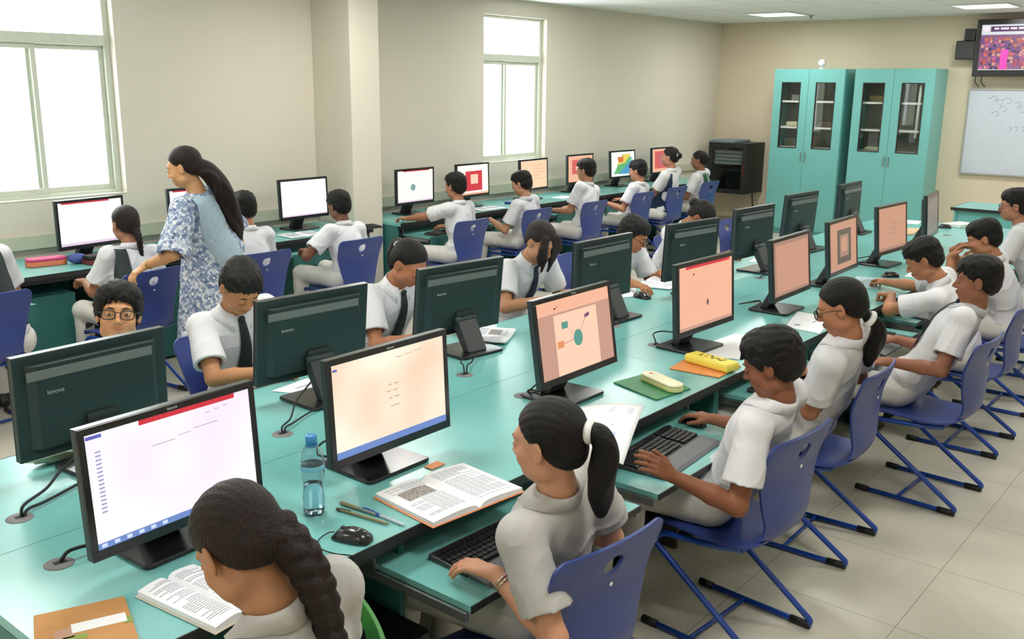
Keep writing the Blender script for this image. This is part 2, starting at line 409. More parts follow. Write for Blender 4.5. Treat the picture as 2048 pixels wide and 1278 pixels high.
cabinet(5.76, 4.80, 'tall teal cabinet with glazed doors, nearer the wall rack, white ball on top', None)
cabinet(4.67, 3.69, 'tall teal cabinet with glazed doors, nearer the whiteboard', None)
# things on the cabinet shelves
def folder_stack(x, y, z, n_, label, m_):
    mb = MB()
    for k in range(n_): mb.box((x, y + random.uniform(-.01, .01), z + 0.012 + k * 0.014), (0.22, 0.2, 0.012))
    tag(mb.build('paper_stack', m_, None, 0.001), label, 'papers', 'papers inside the cabinets')
folder_stack(12.72, 5.45, 1.793, 5, 'stack of grey papers on the upper shelf behind the leftmost glazed cabinet door', grey_plastic)
folder_stack(12.72, 5.50, 1.453, 4, 'stack of cream papers on the middle shelf behind the leftmost glazed cabinet door', mat('cream_card', srgb(214, 206, 176), 0.6))
folder_stack(12.72, 5.05, 1.453, 5, 'stack of brown folders on the middle shelf behind the second glazed cabinet door', mat('brown_card', srgb(92, 74, 60), 0.6))
folder_stack(12.72, 4.40, 1.793, 5, 'stack of olive folders on the upper shelf behind the third glazed cabinet door', mat('olive_card', srgb(120, 104, 52), 0.6))
folder_stack(12.72, 4.40, 1.183, 3, 'low stack of pale papers on the lowest visible shelf behind the third glazed door', mat('pale_card', srgb(200, 200, 170), 0.6))
o = MB().tube([(12.565, 3.86, 2.05 - 0.04), (12.565, 3.87, 1.36)], 0.02, 10).build('rolled_chart', white_plastic); tag(o, 'long white rolled chart standing inside the rightmost cabinet door', 'chart')
mb = MB(); mb.lathe([(0.0, 0), (0.05, 0.0), (0.05, 0.012), (0.045, 0.02)], c=(12.62, 5.14, 2.2), seg=24); 
gb = thing('white_globe', 'small round white ball on a stand on top of the left teal cabinet', 'ball', (12.62, 5.17, 2.2))
MB().lathe([(0.04, 0), (0.04, 0.008), (0.015, 0.014), (0.012, 0.03)], seg=20).build('stand', white_plastic, gb)
MB().sphere((0, 0, 0.075), 0.05, 20, 14).build('ball', mat('white_gloss', (0.9, 0.9, 0.9), 0.2), gb)

# wall rack
rk = thing('network_rack', 'black wall-mounted network rack with a glass door in the far corner', 'rack', (12.42, 6.35, 0.5))
blk = mat('black_steel', srgb(34, 34, 34), 0.45, noise=0.05)
mb = MB(); mb.b2(0.02, 0.575, -.29, -.27, 0, .7); mb.b2(0.02, 0.575, .27, .29, 0, .7); mb.b2(0.02, 0.575, -.27, .27, .68, .7); mb.b2(0.02, 0.575, -.27, .27, 0, .02); mb.b2(.555, .575, -.27, .27, .02, .68)
mb.build('body', blk, rk, 0.003)
d = MB(); d.b2(0, 0.02, -.29, -.23, 0, .7); d.b2(0, 0.02, .23, .29, 0, .7); d.b2(0, .02, -.23, .23, .64, .7); d.b2(0, .02, -.23, .23, 0, .06); dr = d.build('door', blk, rk, 0.002)
MB().b2(.008, .012, -.23, .23, .06, .64).build('glass_panel', glass_mat, dr)
MB().b2(-0.012, 0, -.262, -.246, .25, .42).build('handle', mat('dark_red_plastic', srgb(92, 36, 36), 0.4), dr, 0.003)
for k in range(4): MB().b2(0.06, 0.3, -.22, .22, .40 + k * .05, .44 + k * .05).build('patch_panel', mat('grey_steel', srgb(108, 120, 122), 0.5), rk, 0.002)
MB().b2(-0.03, 0.50, -.10, .27, .701, .735).build('top_box', mat('grey_blue_metal', srgb(112, 128, 140), 0.4), rk, 0.004)
tag(MB().tube(catmull([(12.93, 6.18, 0.5), (12.94, 6.16, 0.3), (12.95, 6.10, 0.1), (12.95, 6.08, 0.02)]), 0.008, 8).build('rack_cable', rubber), 'dark cable hanging below the wall rack', 'cable')

# whiteboard
wb = thing('whiteboard', 'white wall board with a thin aluminium frame and faint marker scribbles', 'whiteboard', (12.985, 2.5, 0.95))
MB().b2(-0.012, 0.01, -.9, .9, 0.0, 1.0).build('board', mat('whiteboard_surface', srgb(206, 214, 226), 0.18), wb)
f = MB(); f.b2(-.022, .012, -.92, -.9, -.02, 1.02); f.b2(-.022, .012, .9, .92, -.02, 1.02); f.b2(-.022, .012, -.9, .9, 1.0, 1.02); f.b2(-.03, .012, -.9, .9, -.02, 0); f.build('frame', mat('aluminium', srgb(176, 178, 172), 0.4, 0.6), wb, 0.002)
mk = mat('faded_marker', srgb(150, 164, 190), 0.8); s = MB()
for (y, z) in ((.62, .9), (.55, .86), (.46, .88), (.5, .78), (.35, .84), (.58, .72), (.3, .78)):
    s.tube([(-.0135, y + .05 * math.cos(a) * random.uniform(.5, 1), z + .04 * math.sin(a) * random.uniform(.5, 1)) for a in [k * .8 for k in range(7)]], 0.0025, 5)
for k in range(5): s.tube([(-.0135, .42 - k * .07, .58), (-.0135, .38 - k * .07, .565), (-.0135, .40 - k * .07, .52)], 0.003, 5)
s.build('marker_scribble', mk, wb)
# television on a bracket
tv = thing('television', 'black flat television on the wall showing a picture of a crowd in pink', 'television', (12.80, 2.80, 2.44), R(-2))
MB().b2(-.03, .04, -.56, .56, -.33, .33).build('housing', mon_black, tv, 0.006)
tvs = MB().b2(-.033, -.030, -.50, .50, -.255, .265).build('screen', emis('tv_sky', srgb(222, 226, 232), 0.95), tv)
cols = {'pink': (232, 100, 170), 'red': (214, 84, 96), 'violet': (120, 70, 150), 'navy': (44, 44, 92), 'peach': (240, 170, 150), 'mauve': (176, 110, 160), 'orange': (232, 120, 80)}
keys = list(cols)
rows = {k: MB() for k in keys}
for i in range(22):
    for j in range(10):
        y = .47 - i * .043 + random.uniform(-.018, .018); z = -.225 + j * .036 + random.uniform(-.012, .012)
        rows[random.choice(keys)].b2(-.0352, -.0335, y - random.uniform(.012, .02), y + random.uniform(.012, .02), z - .014, z + .016)
MB().b2(-.0334, -.0331, -.5, .5, -.245, .15).build('crowd_background', emis('tv_mauve_dark', srgb(150, 92, 140), 0.7), tvs)
for k in keys: rows[k].build('crowd_picture', emis('tv_' + k, srgb(*cols[k]), 0.8), tvs)
MB().b2(-.0362, -.0335, -.10, -.02, -.25, 0.0).b2(-.0362, -.0335, .18, .26, -.25, -.02).build('pink_dress_figures', emis('tv_magenta', srgb(255, 70, 200), 0.9), tvs)
MB().b2(-.0362, -.0335, -.5, .40, .185, .245).build('title_banner', emis('tv_purple', srgb(96, 30, 110), 0.7), tvs)
text_mesh('ANNUAL DAY', 0.05, 'banner_text', emis('tv_text', (0.9, 0.85, 0.95), 0.9), tvs, Matrix.Translation((-.037, .12, .215)) @ Matrix(((0, 0, -1), (-1, 0, 0), (0, 1, 0))).to_4x4()) if False else None
bars = MB(); yy = .36
for wd in (.05, .09, .07, .1, .06, .08, .09): bars.b2(-.0368, -.0358, yy - wd, yy, .208, .23); yy -= wd + .018
bars.build('banner_lettering', emis('tv_white', (0.95, 0.85, 0.95), 0.95), tvs)
MB().lathe([(0, 0), (.035, 0), (.035, .003), (0, .003)], (-.037, .45, .222), 24, Matrix.Rotation(R(-90), 3, 'Y')).build('round_logo', MATS['tv_white'], tvs)
MB().b2(.04, .19, -.1, .1, -.1, .1).build('wall_bracket', blk, tv, 0.004)
for k, (y, z) in enumerate(((.52, -.36), (.45, -.40))):
    tag(MB().tube(catmull([(12.82, 2.8 + y, 2.11), (12.9, 2.8 + y + .02, 2.05), (12.97, 2.8 + y - .01, 1.99)], 5), 0.005, 6).build('television_cable', rubber), 'short dark cable hanging below the television, %s' % ('nearer the speaker' if k == 0 else 'further from the speaker'), 'cable', 'television cables')
sp = thing('wall_speaker', 'black speaker on a bracket on the wall left of the television', 'speaker', (12.88, 3.47, 2.31))
MB().b2(-.08, .06, -.11, .11, 0, .22).build('cabinet', blk, sp, 0.008)
MB().b2(-.07, .05, -.09, .03, .222, .36).build('bracket_box', mon_black, sp, 0.008)
MB().b2(-.085, -.081, -.095, .095, .015, .205).build('grille', dark_grey, sp)
MB().b2(.05, .12, -.04, .04, .1, .28).build('wall_mount', metal, sp, 0.004)

# teacher's desk at the back
td = thing('teacher_desk', 'small teal desk with a black edge standing below the whiteboard', 'desk', (11.1, 2.2, 0))
MB().b2(-.35, .35, -.67, .67, .722, .75).build('desktop', teal_top, td)
MB().b2(-.354, -.35, -.67, .67, .72, .752).b2(-.35, .35, .67, .674, .72, .752).b2(-.35, .35, -.674, -.67, .72, .752).build('edge_band', dark_edge, td)
MB().b2(-.32, .32, .62, .645, 0, .722).build('side_panel', teal_cab, td); MB().b2(-.32, .32, -.645, -.62, 0, .722).build('side_panel', teal_cab, td)
MB().b2(-.30, -.28, -.62, .62, .2, .722).build('front_panel', teal_cab, td)

# ------------------------------------------------------------------ computer desks
ISL_F, ISL_M, ISL_B = 1.775, 2.47, 3.146   # front edge, centre seam, rear edge of the island
def desk(x0, x1, ya, yb, label, trays, grommets, group, cpu=None, deep=False, ped=()):
    """ya is the edge where the pupils sit, yb the far edge"""
    s = 1 if yb > ya else -1
    t = thing('computer_desk', label, 'desk', ((x0 + x1) / 2, (ya + yb) / 2, 0), 0, group)
    cx, cy = (x0 + x1) / 2, (ya + yb) / 2; L = (x1 - x0) / 2 - 0.0012
    def bx(name, xa, xb, y_a, y_b, za, zb, m_, par=t, bv=0.0): return MB().b2(xa - cx, xb - cx, y_a - cy, y_b - cy, za, zb).build(name, m_, par, bv)
    top = bx('tabletop', x0 + .0012, x1 - .0012, ya + s * .004, yb - s * .0012, 0.722, 0.75, teal_top)
    bx('edge_band', x0 + .0012, x1 - .0012, ya, ya + s * .0038, 0.720, 0.7505, dark_edge)
    bx('apron', x0 + .02, x1 - .02, ya + s * .03, ya + s * .045, 0.69, 0.722, dark_edge)
    nb = max(2, len(trays) + 1)
    for k in range(nb):
        xx = x0 + .012 + (x1 - x0 - .024) * k / (nb - 1)
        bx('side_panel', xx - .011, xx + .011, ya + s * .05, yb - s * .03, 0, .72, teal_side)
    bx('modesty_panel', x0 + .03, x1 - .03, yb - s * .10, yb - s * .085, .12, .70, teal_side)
    for (a, c, yf, zt) in trays:      # keyboard trays on runners
        ytr = ya + s * .34
        tr = bx('keyboard_tray', a, c, yf, ytr, zt - .018, zt, teal_top)
        bx('tray_edge', a, c, yf - s * .004, yf, zt - .02, zt + .001, dark_edge, tr)
        for xx in (a - .004, c + .004):
            bx('runner', xx - .007, xx + .007, yf + s * .01, ytr, zt - .045, zt - .02, metal, tr)
            bx('runner_bracket', xx - .004, xx + .004, ya + s * .06, ya + s * .08, zt - .045, .721, metal, tr)
        if deep: bx('tray_front', a, c, yf - s * .02, yf - s * .0045, zt - .10, zt + .004, teal_side, tr)
    for (gx, gy) in grommets:
        g = MB().lathe([(.001, .7525), (.034, .7525), (.037, .7505), (.037, .75)], (gx - cx, gy - cy, 0), 28).build('cable_grommet', grey_plastic, t)
        MB().b2(gx - cx - .012, gx - cx + .02, gy - cy - .006, gy - cy + .012, .7527, .7535).build('cable_slot', rubber, g)
    for (a, c) in ped:
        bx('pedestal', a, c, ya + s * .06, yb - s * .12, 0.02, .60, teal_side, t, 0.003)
    return t
g1, g2 = 'desks on the near side of the long island', 'desks on the far side of the long island'
desk(.79, 3.61, ISL_F, ISL_M, 'near teal desk on the front side of the island, with the water bottle on it', [(.92, 1.50, 1.735, .655), (1.645, 2.45, 1.48, .655), (2.56, 3.38, 1.48, .655)], [(.995, 2.31), (1.885, 2.32), (2.845, 2.28)], g1)
desk(3.61, 6.50, ISL_F, ISL_M, 'middle teal desk on the front side of the island, with the yellow pencil case', [(3.68, 4.42, 1.55, .655), (4.62, 5.35, 1.52, .655), (5.58, 6.35, 1.60, .655)], [(3.865, 2.29), (5.04, 2.31), (5.75, 2.3)], g1)
desk(6.50, 9.40, ISL_F, ISL_M, 'teal desk at the far end of the island, front side, towards the teacher desk', [(6.6, 7.3, 1.60, .655), (7.6, 8.3, 1.60, .655)], [(6.7, 2.3), (7.65, 2.3), (8.6, 2.3)], g1)
desk(.79, 3.61, ISL_B, ISL_M, 'teal desk at the near end of the island, rear side, behind the first charcoal monitors', [(1.40, 2.1, 3.40, .655), (2.2, 2.85, 3.32, .655), (2.95, 3.5, 3.3, .655)], [(1.05, 2.655), (1.95, 2.645), (2.90, 2.645)], g2)
desk(3.61, 6.50, ISL_B, ISL_M, 'middle teal desk on the rear side of the island, with white papers on it', [(3.9, 4.6, 3.3, .655), (4.8, 5.5, 3.3, .655), (5.7, 6.4, 3.3, .655)], [(4.05, 2.65), (5.0, 2.65), (5.75, 2.65)], g2)
desk(6.50, 9.40, ISL_B, ISL_M, 'teal desk at the far end of the island, rear side, in front of the cabinets', [(6.8, 7.4, 3.3, .655), (7.9, 8.5, 3.3, .655)], [(6.9, 2.65), (7.9, 2.65), (8.8, 2.65)], g2)
g3 = 'desks along the window wall'
desk(1.30, 3.20, 6.10, 6.79, 'teal wall desk under the big window, with the pink pencil case on it', [(1.9, 2.52, 5.78, .645)], [], g3, deep=True, ped=((2.56, 2.95),))
desk(3.20, 5.54, 6.10, 6.79, 'teal wall desk left of the column, with two white screens on it', [(3.8, 4.4, 6.02, .645), (4.62, 5.2, 6.02, .645)], [], g3, deep=True, ped=((3.35, 3.75), (4.46, 4.60)))
desk(5.91, 7.85, 6.15, 6.79, 'teal wall desk just right of the column, with an open keyboard tray', [(6.0, 6.62, 5.88, .645), (7.0, 7.6, 6.0, .645)], [], g3, deep=True)
desk(7.85, 9.75, 6.15, 6.79, 'teal wall desk below the narrow window, between the other two right of the column', [(8.0, 8.6, 6.0, .645), (8.9, 9.5, 6.0, .645)], [], g3, deep=True)
desk(9.75, 11.65, 6.15, 6.79, 'teal wall desk nearest the far corner and the wall rack', [(9.85, 10.4, 6.0, .645), (10.7, 11.3, 6.0, .645)], [], g3, deep=True)

# ------------------------------------------------------------------ monitors
MW, MH, MT = 0.512, 0.335, 0.045
DESK = 0.7515
def hexc(r, g, b): return srgb(r, g, b)
def make_monitor_proto():
    t = thing('computer_monitor', 'proto', 'monitor')
    pan = bpy.data.objects.new('panel', None); COL.objects.link(pan); pan.parent = t; pan.empty_display_size = 0.05
    return t
def monitor(x, y, yaw_deg, tilt_deg, zb, flip, label, content, group, near=False, back=False, scale=1.0):
    rz = R(yaw_deg) + (PI if flip else 0)
    t = thing('computer_monitor', label, 'monitor', (x, y, DESK), rz, group)
    h0 = zb - DESK; W2 = MW / 2; tl = R(tilt_deg)
    xf = Matrix.Translation((0, 0, h0)) @ Matrix.Rotation(-tl, 4, 'X')
    def part(mb, name, m_, par=t, bev=0.0):
        mb.v = [tuple(xf @ Vector(v)) for v in mb.v]; return mb.build(name, m_, par, bev)
    # housing: outer shell with the raised rear cover
    hs = MB(); hs.b2(-W2, W2, 0.006, 0.030, 0, MH)
    hs.prism([(-W2 + .035, .03), (W2 - .035, .03), (W2 - .06, .052), (-W2 + .06, .052)], .035, MH - .03)
    body = part(hs, 'housing', mon_back, bev=0.003)
    bz = MB(); bw = .018
    bz.b2(-W2, W2, 0, .0059, 0, .026); bz.b2(-W2, W2, 0, .0059, MH - bw, MH); bz.b2(-W2, -W2 + bw, 0, .0059, .026, MH - bw); bz.b2(W2 - bw, W2, 0, .0059, .026, MH - bw)
    bezel = part(bz, 'bezel', mon_black, bev=0.0015)
    part(MB().b2(-W2, W2, .004, .0295, MH, MH + .0012), 'top_edge', mon_edge, body)
    sw0, sw1, sz0, sz1 = -W2 + bw, W2 - bw, .026, MH - bw
    if back:
        vt = MB(); vt.b2(-W2 + .065, W2 - .03, .0525, .0535, MH - .075, MH - .045); part(vt, 'vent_strip', mon_vent, body)
        part(MB().b2(-.045, .045, .0525, .053, .115, .1165), 'mount_seam', dark_grey, body)
        part(MB().b2(W2 - .14, W2 - .105, .0525, .0533, .205, .212) if False else MB().b2(.10, .102, .0525, .053, .05, .10), 'cover_seam', dark_grey, body)
        lg = text_mesh('lenovo', .02, 'maker_mark', mat('mark_silver', srgb(200, 204, 204), 0.4), body,
                       xf @ Matrix.Translation((W2 - .115, .0532, .215)) @ Matrix(((-1, 0, 0), (0, 0, 1), (0, 1, 0))).to_4x4())
    sc = part(MB().b2(sw0, sw1, .0030, .0045, sz0, sz1), 'screen', content[0], t)
    SW, SH = sw1 - sw0, sz1 - sz0
    for (nm, m_, kind, *a) in content[1:]:
        mb = MB()
        yy0, yy1 = .0022 - a[-1] * .0002, .0029 - a[-1] * .0002
        if kind == 'r':
            for (u0, u1, v0, v1) in a[0]: mb.b2(sw0 + u0 * SW, sw0 + u1 * SW, yy0, yy1, sz0 + v0 * SH, sz0 + v1 * SH)
        elif kind == 'e':
            for (u, v, ru, rv) in a[0]:
                mb.prism([(sw0 + (u + ru * math.cos(k * PI / 12)) * SW, sz0 + (v + rv * math.sin(k * PI / 12)) * SH) for k in range(24)], -yy1, -yy0, Matrix(((1, 0, 0), (0, 0, -1), (0, 1, 0))))
        elif kind == 'p':
            for pg in a[0]: mb.prism([(sw0 + u * SW, sz0 + v * SH) for u, v in pg], -yy1, -yy0, Matrix(((1, 0, 0), (0, 0, -1), (0, 1, 0))))
        part(mb, nm, m_, sc)
    if near:
        text_mesh('lenovo', .011, 'maker_mark', mat('mark_silver', srgb(200, 204, 204), 0.4), bezel, xf @ Matrix.Translation((0, -.0004, MH - .009)) @ Matrix(((1, 0, 0), (0, 0, -1), (0, 1, 0))).to_4x4())
    # stand: sloping slab with hinge barrel, rounded base plate
    hz = h0 + .065
    st = MB(); prof = [(.056, hz + .02), (.085, hz + .015), (.165, .012), (.120, .012), (.056, hz - .035)]
    st.prism(prof, -.055, .055, Matrix(((0, 0, 1), (1, 0, 0), (0, 1, 0)))); st.build('stand', dark_grey, t, 0.005)
    MB().tube([(-.06, .072, hz + .005), (.06, .072, hz + .005)], .019, 16).build('hinge', mon_back, t)
    part(MB().b2(-.05, .05, .0525, .062, .04, .115), 'mount_plate', dark_grey)
    bs = MB(); pts = []
    for (cx, cy, a0) in ((.11, .185, 0), (-.11, .185, 90), (-.115, -.005, 180), (.115, -.005, 270)):
        for k in range(5): a = R(a0 + k * 22.5); pts.append((cx + .02 * math.cos(a), cy + .02 * math.sin(a)))
    bs.prism(pts, 0, .012).build('base_plate', mon_black, t, 0.004)
    return t
red = emis('screen_red', srgb(214, 40, 60), 0.95); blue = emis('screen_taskbar', srgb(110, 140, 205), 0.95)
white_lav = emis('screen_white_lavender', (1.0, 0.97, 1.0), 1.06, col2=(0.86, 0.74, 0.94), scale=3.2)
cream = emis('screen_cream', (1.0, 0.92, 0.74), 1.02, col2=(0.98, 0.62, 0.44), scale=3.6)
peach = emis('screen_peach', srgb(252, 188, 156), 0.92); peach_page = emis('screen_peach_page', srgb(255, 206, 178), 1.0)
peach_dim = emis('screen_peach_margin', srgb(212, 162, 142), 0.85)
brown = emis('screen_dull_peach', srgb(206, 152, 126), 0.9); brown2 = emis('screen_dim_brown', srgb(178, 136, 118), 0.85)
greyb = emis('screen_grey_brown', srgb(136, 124, 118), 0.8)
white = emis('screen_white', (1, 1, 1), 1.25); yellowish = emis('screen_light_yellow', (1.0, 0.98, 0.80), 1.12)
teal_e = emis('screen_teal', srgb(86, 160, 146), 0.85); orange_e = emis('screen_orange', srgb(240, 150, 96), 0.9); purp_e = emis('screen_purple', srgb(130, 84, 120), 0.8)
txt = emis('screen_text', srgb(196, 176, 176), 0.8); txt2 = emis('screen_text_blue', srgb(176, 170, 214), 0.9); dk = emis('screen_dark', srgb(92, 72, 70), 0.6); pinkr = emis('screen_pink_red', srgb(222, 96, 96), 0.9)
grn = emis('screen_green', srgb(100, 190, 120), 0.9); blu = emis('screen_blue', srgb(80, 160, 210), 0.9); yel = emis('screen_yellow', srgb(240, 220, 90), 0.9)
def lines(u0, u1, v0, v1, n, seed, h=.006):
    r = random.Random(seed); return [(u0 + (u1 - u0) * r.uniform(0, .3), u0 + (u1 - u0) * r.uniform(.45, 1), v1 - (v1 - v0) * k / n, v1 - (v1 - v0) * k / n + h) for k in range(n)]
C1 = [white_lav, ('title_bar', red, 'r', [(.30, .90, .955, 1.0)], 0), ('taskbar', blue, 'r', [(0, 1, 0, .055)], 0), ('taskbar_icon', emis('screen_icon', srgb(210, 225, 250), 1.0), 'r', [(.02 + .07 * k, .05 + .07 * k, .012, .043) for k in range(6)], 1),
      ('side_text', txt2, 'r', [(.045, .075, .83 - k * .035, .845 - k * .035) for k in range(16)], 0), ('menu_button', emis('screen_menu_blue', srgb(96, 104, 190), 0.9), 'r', [(.005, .09, .955, .985)], 0), ('text_lines', txt, 'r', [(.36, .5, .74, .746), (.52, .6, .765, .77), (.62, .78, .785, .791), (.7, .73, .89, .896), (.76, .79, .9, .906), (.82, .85, .91, .916)], 0)]
C2 = [cream, ('taskbar', blue, 'r', [(0, 1, 0, .075)], 0), ('text_lines', emis('screen_text_cream', srgb(214, 186, 160), 0.9), 'r', [(.55, .60, .90, .91), (.62, .7, .91, .917), (.72, .8, .92, .927), (.47, .5, .62, .635), (.52, .56, .62, .635), (.45, .49, .55, .563), (.51, .55, .55, .563), (.47, .50, .47, .485), (.52, .56, .475, .49), (.48, .56, .38, .392)], 0), ('menu_button', MATS['screen_menu_blue'], 'r', [(.01, .045, .93, .955)], 0)]
C3 = [peach, ('page_margin', peach_dim, 'r', [(0, .205, 0, .80), (.80, 1, 0, .80), (0, 1, .80, .83)], 0), ('page', peach_page, 'r', [(.205, .80, .0, .80)], 0), ('green_box', teal_e, 'r', [(.30, .385, .60, .69)], 1), ('green_disc', teal_e, 'e', [(.51, .43, .062, .11)], 1), ('orange_box', orange_e, 'r', [(.225, .31, .36, .45)], 1), ('purple_box', purp_e, 'p', [[(.62, .66), (.69, .68), (.695, .73), (.625, .71)]], 1), ('connector', emis('screen_line', srgb(170, 110, 120), 0.7), 'p', [[(.385, .59), (.39, .585), (.45, .51), (.445, .51)], [(.55, .52), (.555, .52), (.625, .65), (.62, .655)], [(.31, .40), (.31, .407), (.45, .43), (.45, .424)]], 1), ('toolbar_icon', dk, 'r', [(.22, .245, .88, .90), (.26, .27, .895, .91)], 0)]
C4 = [peach, ('title_bar', red, 'r', [(.12, .95, .955, 1.0)], 0), ('taskbar', peach_dim, 'r', [(0, 1, 0, .05)], 0), ('small_figure', emis('screen_figure', srgb(120, 92, 92), 0.7), 'e', [(.52, .36, .02, .05)], 1), ('toolbar_icon', dk, 'e', [(.26, .86, .012, .018)], 1)]
C5 = [brown, ('toolbar', brown2, 'r', [(0, 1, .93, 1), (0, 1, 0, .05)], 0), ('margin', brown2, 'r', [(0, .06, .05, .93)], 0)]
C6 = [brown, ('dark_frame', emis('screen_olive_frame', srgb(106, 98, 82), 0.7), 'r', [(.26, .78, .12, .84)], 0), ('picture', brown2, 'r', [(.36, .68, .26, .72)], 1), ('inner_picture', brown, 'r', [(.42, .62, .36, .66)], 2)]
C7 = [brown, ('text_lines', brown2, 'r', lines(.35, .8, .3, .6, 4, 2, .02), 0), ('taskbar', pinkr if False else brown2, 'r', [(0, 1, 0, .06)], 0)]
C8 = [greyb, ('toolbar', emis('screen_grey', srgb(110, 104, 104), 0.7), 'r', [(0, 1, .9, 1)], 0)]
CW1 = [white, ('title_bar', red, 'r', [(.05, .8, .965, 1.0)], 0), ('taskbar', emis('screen_pale_lilac', srgb(226, 206, 226), 1.0), 'r', [(0, 1, 0, .06)], 0)]
CW2 = [white, ('taskbar', MATS['screen_pale_lilac'], 'r', [(0, 1, 0, .04)], 0)]
CR1 = [yellowish, ('title_bar', red, 'r', [(.15, .9, .97, 1.0)], 0), ('figure', emis('screen_bluegrey', srgb(130, 170, 170), 0.9), 'e', [(.43, .46, .07, .11)], 0), ('taskbar', MATS['screen_pale_lilac'], 'r', [(0, 1, 0, .05)], 0)]
CR2 = [yellowish, ('picture', red, 'r', [(.25, .80, .12, .80)], 0), ('inner_picture', peach_page, 'r', [(.42, .66, .36, .68)], 1), ('taskbar', peach, 'r', [(0, 1, 0, .06)], 0)]
CR3 = [emis('screen_light_peach', srgb(252, 212, 176), 1.0), ('text_lines', peach, 'r', lines(.3, .9, .2, .8, 5, 5, .03), 0)]
CR4 = [peach, ('picture', pinkr, 'r', [(.15, .85, .3, .85)], 0), ('inner_picture', peach_page, 'r', [(.3, .7, .45, .6)], 1)]
CR5 = [emis('screen_pale_green', (0.95, 1.0, 0.92), 1.0), ('green_shape', grn, 'p', [[(.1, .1), (.5, .1), (.9, .75), (.5, .9)]], 0), ('blue_shape', blu, 'p', [[(.3, .08), (.92, .08), (.92, .7)]], 1), ('yellow_shape', yel, 'p', [[(.22, .45), (.55, .9), (.85, .9), (.6, .55)]], 2), ('red_shape', emis('screen_orange_red', srgb(226, 120, 60), 0.9), 'p', [[(.3, .58), (.5, .58), (.52, .8), (.26, .8)]], 3)]
CR6 = [peach, ('picture', pinkr, 'r', [(.12, .9, .15, .9)], 0), ('inner_picture', emis('screen_mauve', srgb(196, 110, 130), 0.9), 'r', [(.35, .75, .3, .75)], 1)]
gf, gb_, gw = 'monitors along the front side of the island, screens towards the camera', 'monitors along the rear side of the island, backs towards the camera', 'monitors on the wall desks'
L = [
 (1.25, 2.13, 2.5, 3.5, .816, 0, 'nearest large monitor with a white screen and a red title bar, bottom left', C1, gf, 1, 0),
 (1.98, 2.10, 0.6, 2.9, .831, 0, 'monitor with a cream screen and blue taskbar, beside the water bottle', C2, gf, 1, 0),
 (2.95, 2.07, 0.7, 9.0, .853, 0, 'monitor with a peach screen showing a green disc, boxes and connecting lines', C3, gf, 1, 0),
 (3.94, 2.06, -1.6, 4.0, .851, 0, 'monitor with a plain peach screen, red bar along its top and one tiny figure', C4, gf, 0, 0),
 (4.97, 2.09, 1.4, 6.0, .841, 0, 'monitor with an empty dull peach screen, fifth along the front side of the island', C5, gf, 0, 0),
 (5.85, 2.14, 2.3, 6.0, .842, 0, 'monitor showing a dark olive framed picture, sixth along the front side of the island', C6, gf, 0, 0),
 (6.80, 2.16, -3.0, 6.0, .846, 0, 'monitor with a brownish peach screen in front of the right teal cabinet', C7, gf, 0, 0),
 (7.76, 2.18, 7.5, 5.0, .847, 0, 'farthest front-side monitor, seen nearly edge-on with a grey screen', C8, gf, 0, 0),
 (1.42, 2.90, 2.3, 2.0, .813, 1, 'charcoal back of the nearest rear-side monitor, below the smiling boy with spectacles', CW2, gb_, 0, 1),
 (2.31, 2.91, -3.2, 6.0, .839, 1, 'charcoal back of the monitor between the boy with a tie and the pink papers', CW2, gb_, 0, 1),
 (3.20, 2.95, -6.0, 6.0, .829, 1, 'charcoal back of the monitor between the two girls with ties', CW2, gb_, 0, 1),
 (4.20, 2.82, -0.9, 0.5, .838, 1, 'charcoal back of the monitor in front of the boy bent down in spectacles', CW2, gb_, 0, 1),
 (5.05, 2.77, -6.0, 2.5, .847, 1, 'charcoal back of the monitor in front of the girl in white bending over', CW2, gb_, 0, 1),
 (6.01, 2.83, -3.6, 0.0, .841, 1, 'charcoal back of the sixth rear-row monitor, just right of the girl bending over', CW2, gb_, 0, 1),
 (7.05, 2.96, -3.1, 3.3, .846, 1, 'charcoal back of the monitor in front of the left teal cabinet', CW2, gb_, 0, 1),
 (8.21, 3.01, 1.2, 0.0, .835, 1, 'farthest rear-side monitor back, before the gap between the teal cabinets', CW2, gb_, 0, 1),
 (3.24, 6.42, 6.0, 0.0, .836, 0, 'wall desk monitor with a white screen under the big window', CW1, gw, 0, 0),
 (4.12, 6.48, 1.2, 2.0, .846, 0, 'wall desk monitor almost hidden behind the standing woman', CW1, gw, 0, 0),
 (5.11, 6.46, 1.2, 2.2, .847, 0, 'wall desk monitor with a blank white screen just left of the column', CW2, gw, 0, 0),
 (6.44, 6.49, 1.7, 0.0, .850, 0, 'wall desk monitor with a pale yellow screen just right of the column', CR1, gw, 0, 0),
 (7.26, 6.49, 2.2, 1.7, .853, 0, 'wall desk monitor with a red square picture, left of the narrow window', CR2, gw, 0, 0),
 (8.19, 6.44, 2.7, 2.1, .853, 0, 'wall desk monitor with a light peach screen below the narrow window', CR3, gw, 0, 0),
 (9.13, 6.50, 0.0, 2.0, .856, 0, 'wall desk monitor with a pink and red picture behind the tall seated boy', CR4, gw, 0, 0),
 (10.07, 6.53, -2.9, 3.5, .856, 0, 'wall desk monitor showing green, blue and yellow shapes', CR5, gw, 0, 0),
 (10.98, 6.52, 0.0, 3.0, .856, 0, 'farthest wall desk monitor, pink-red picture, beside the girl with a white hair band', CR6, gw, 0, 0),
]
for a in L:
    monitor(a[0], a[1] + (.03 if a[5] else 0), *a[2:])

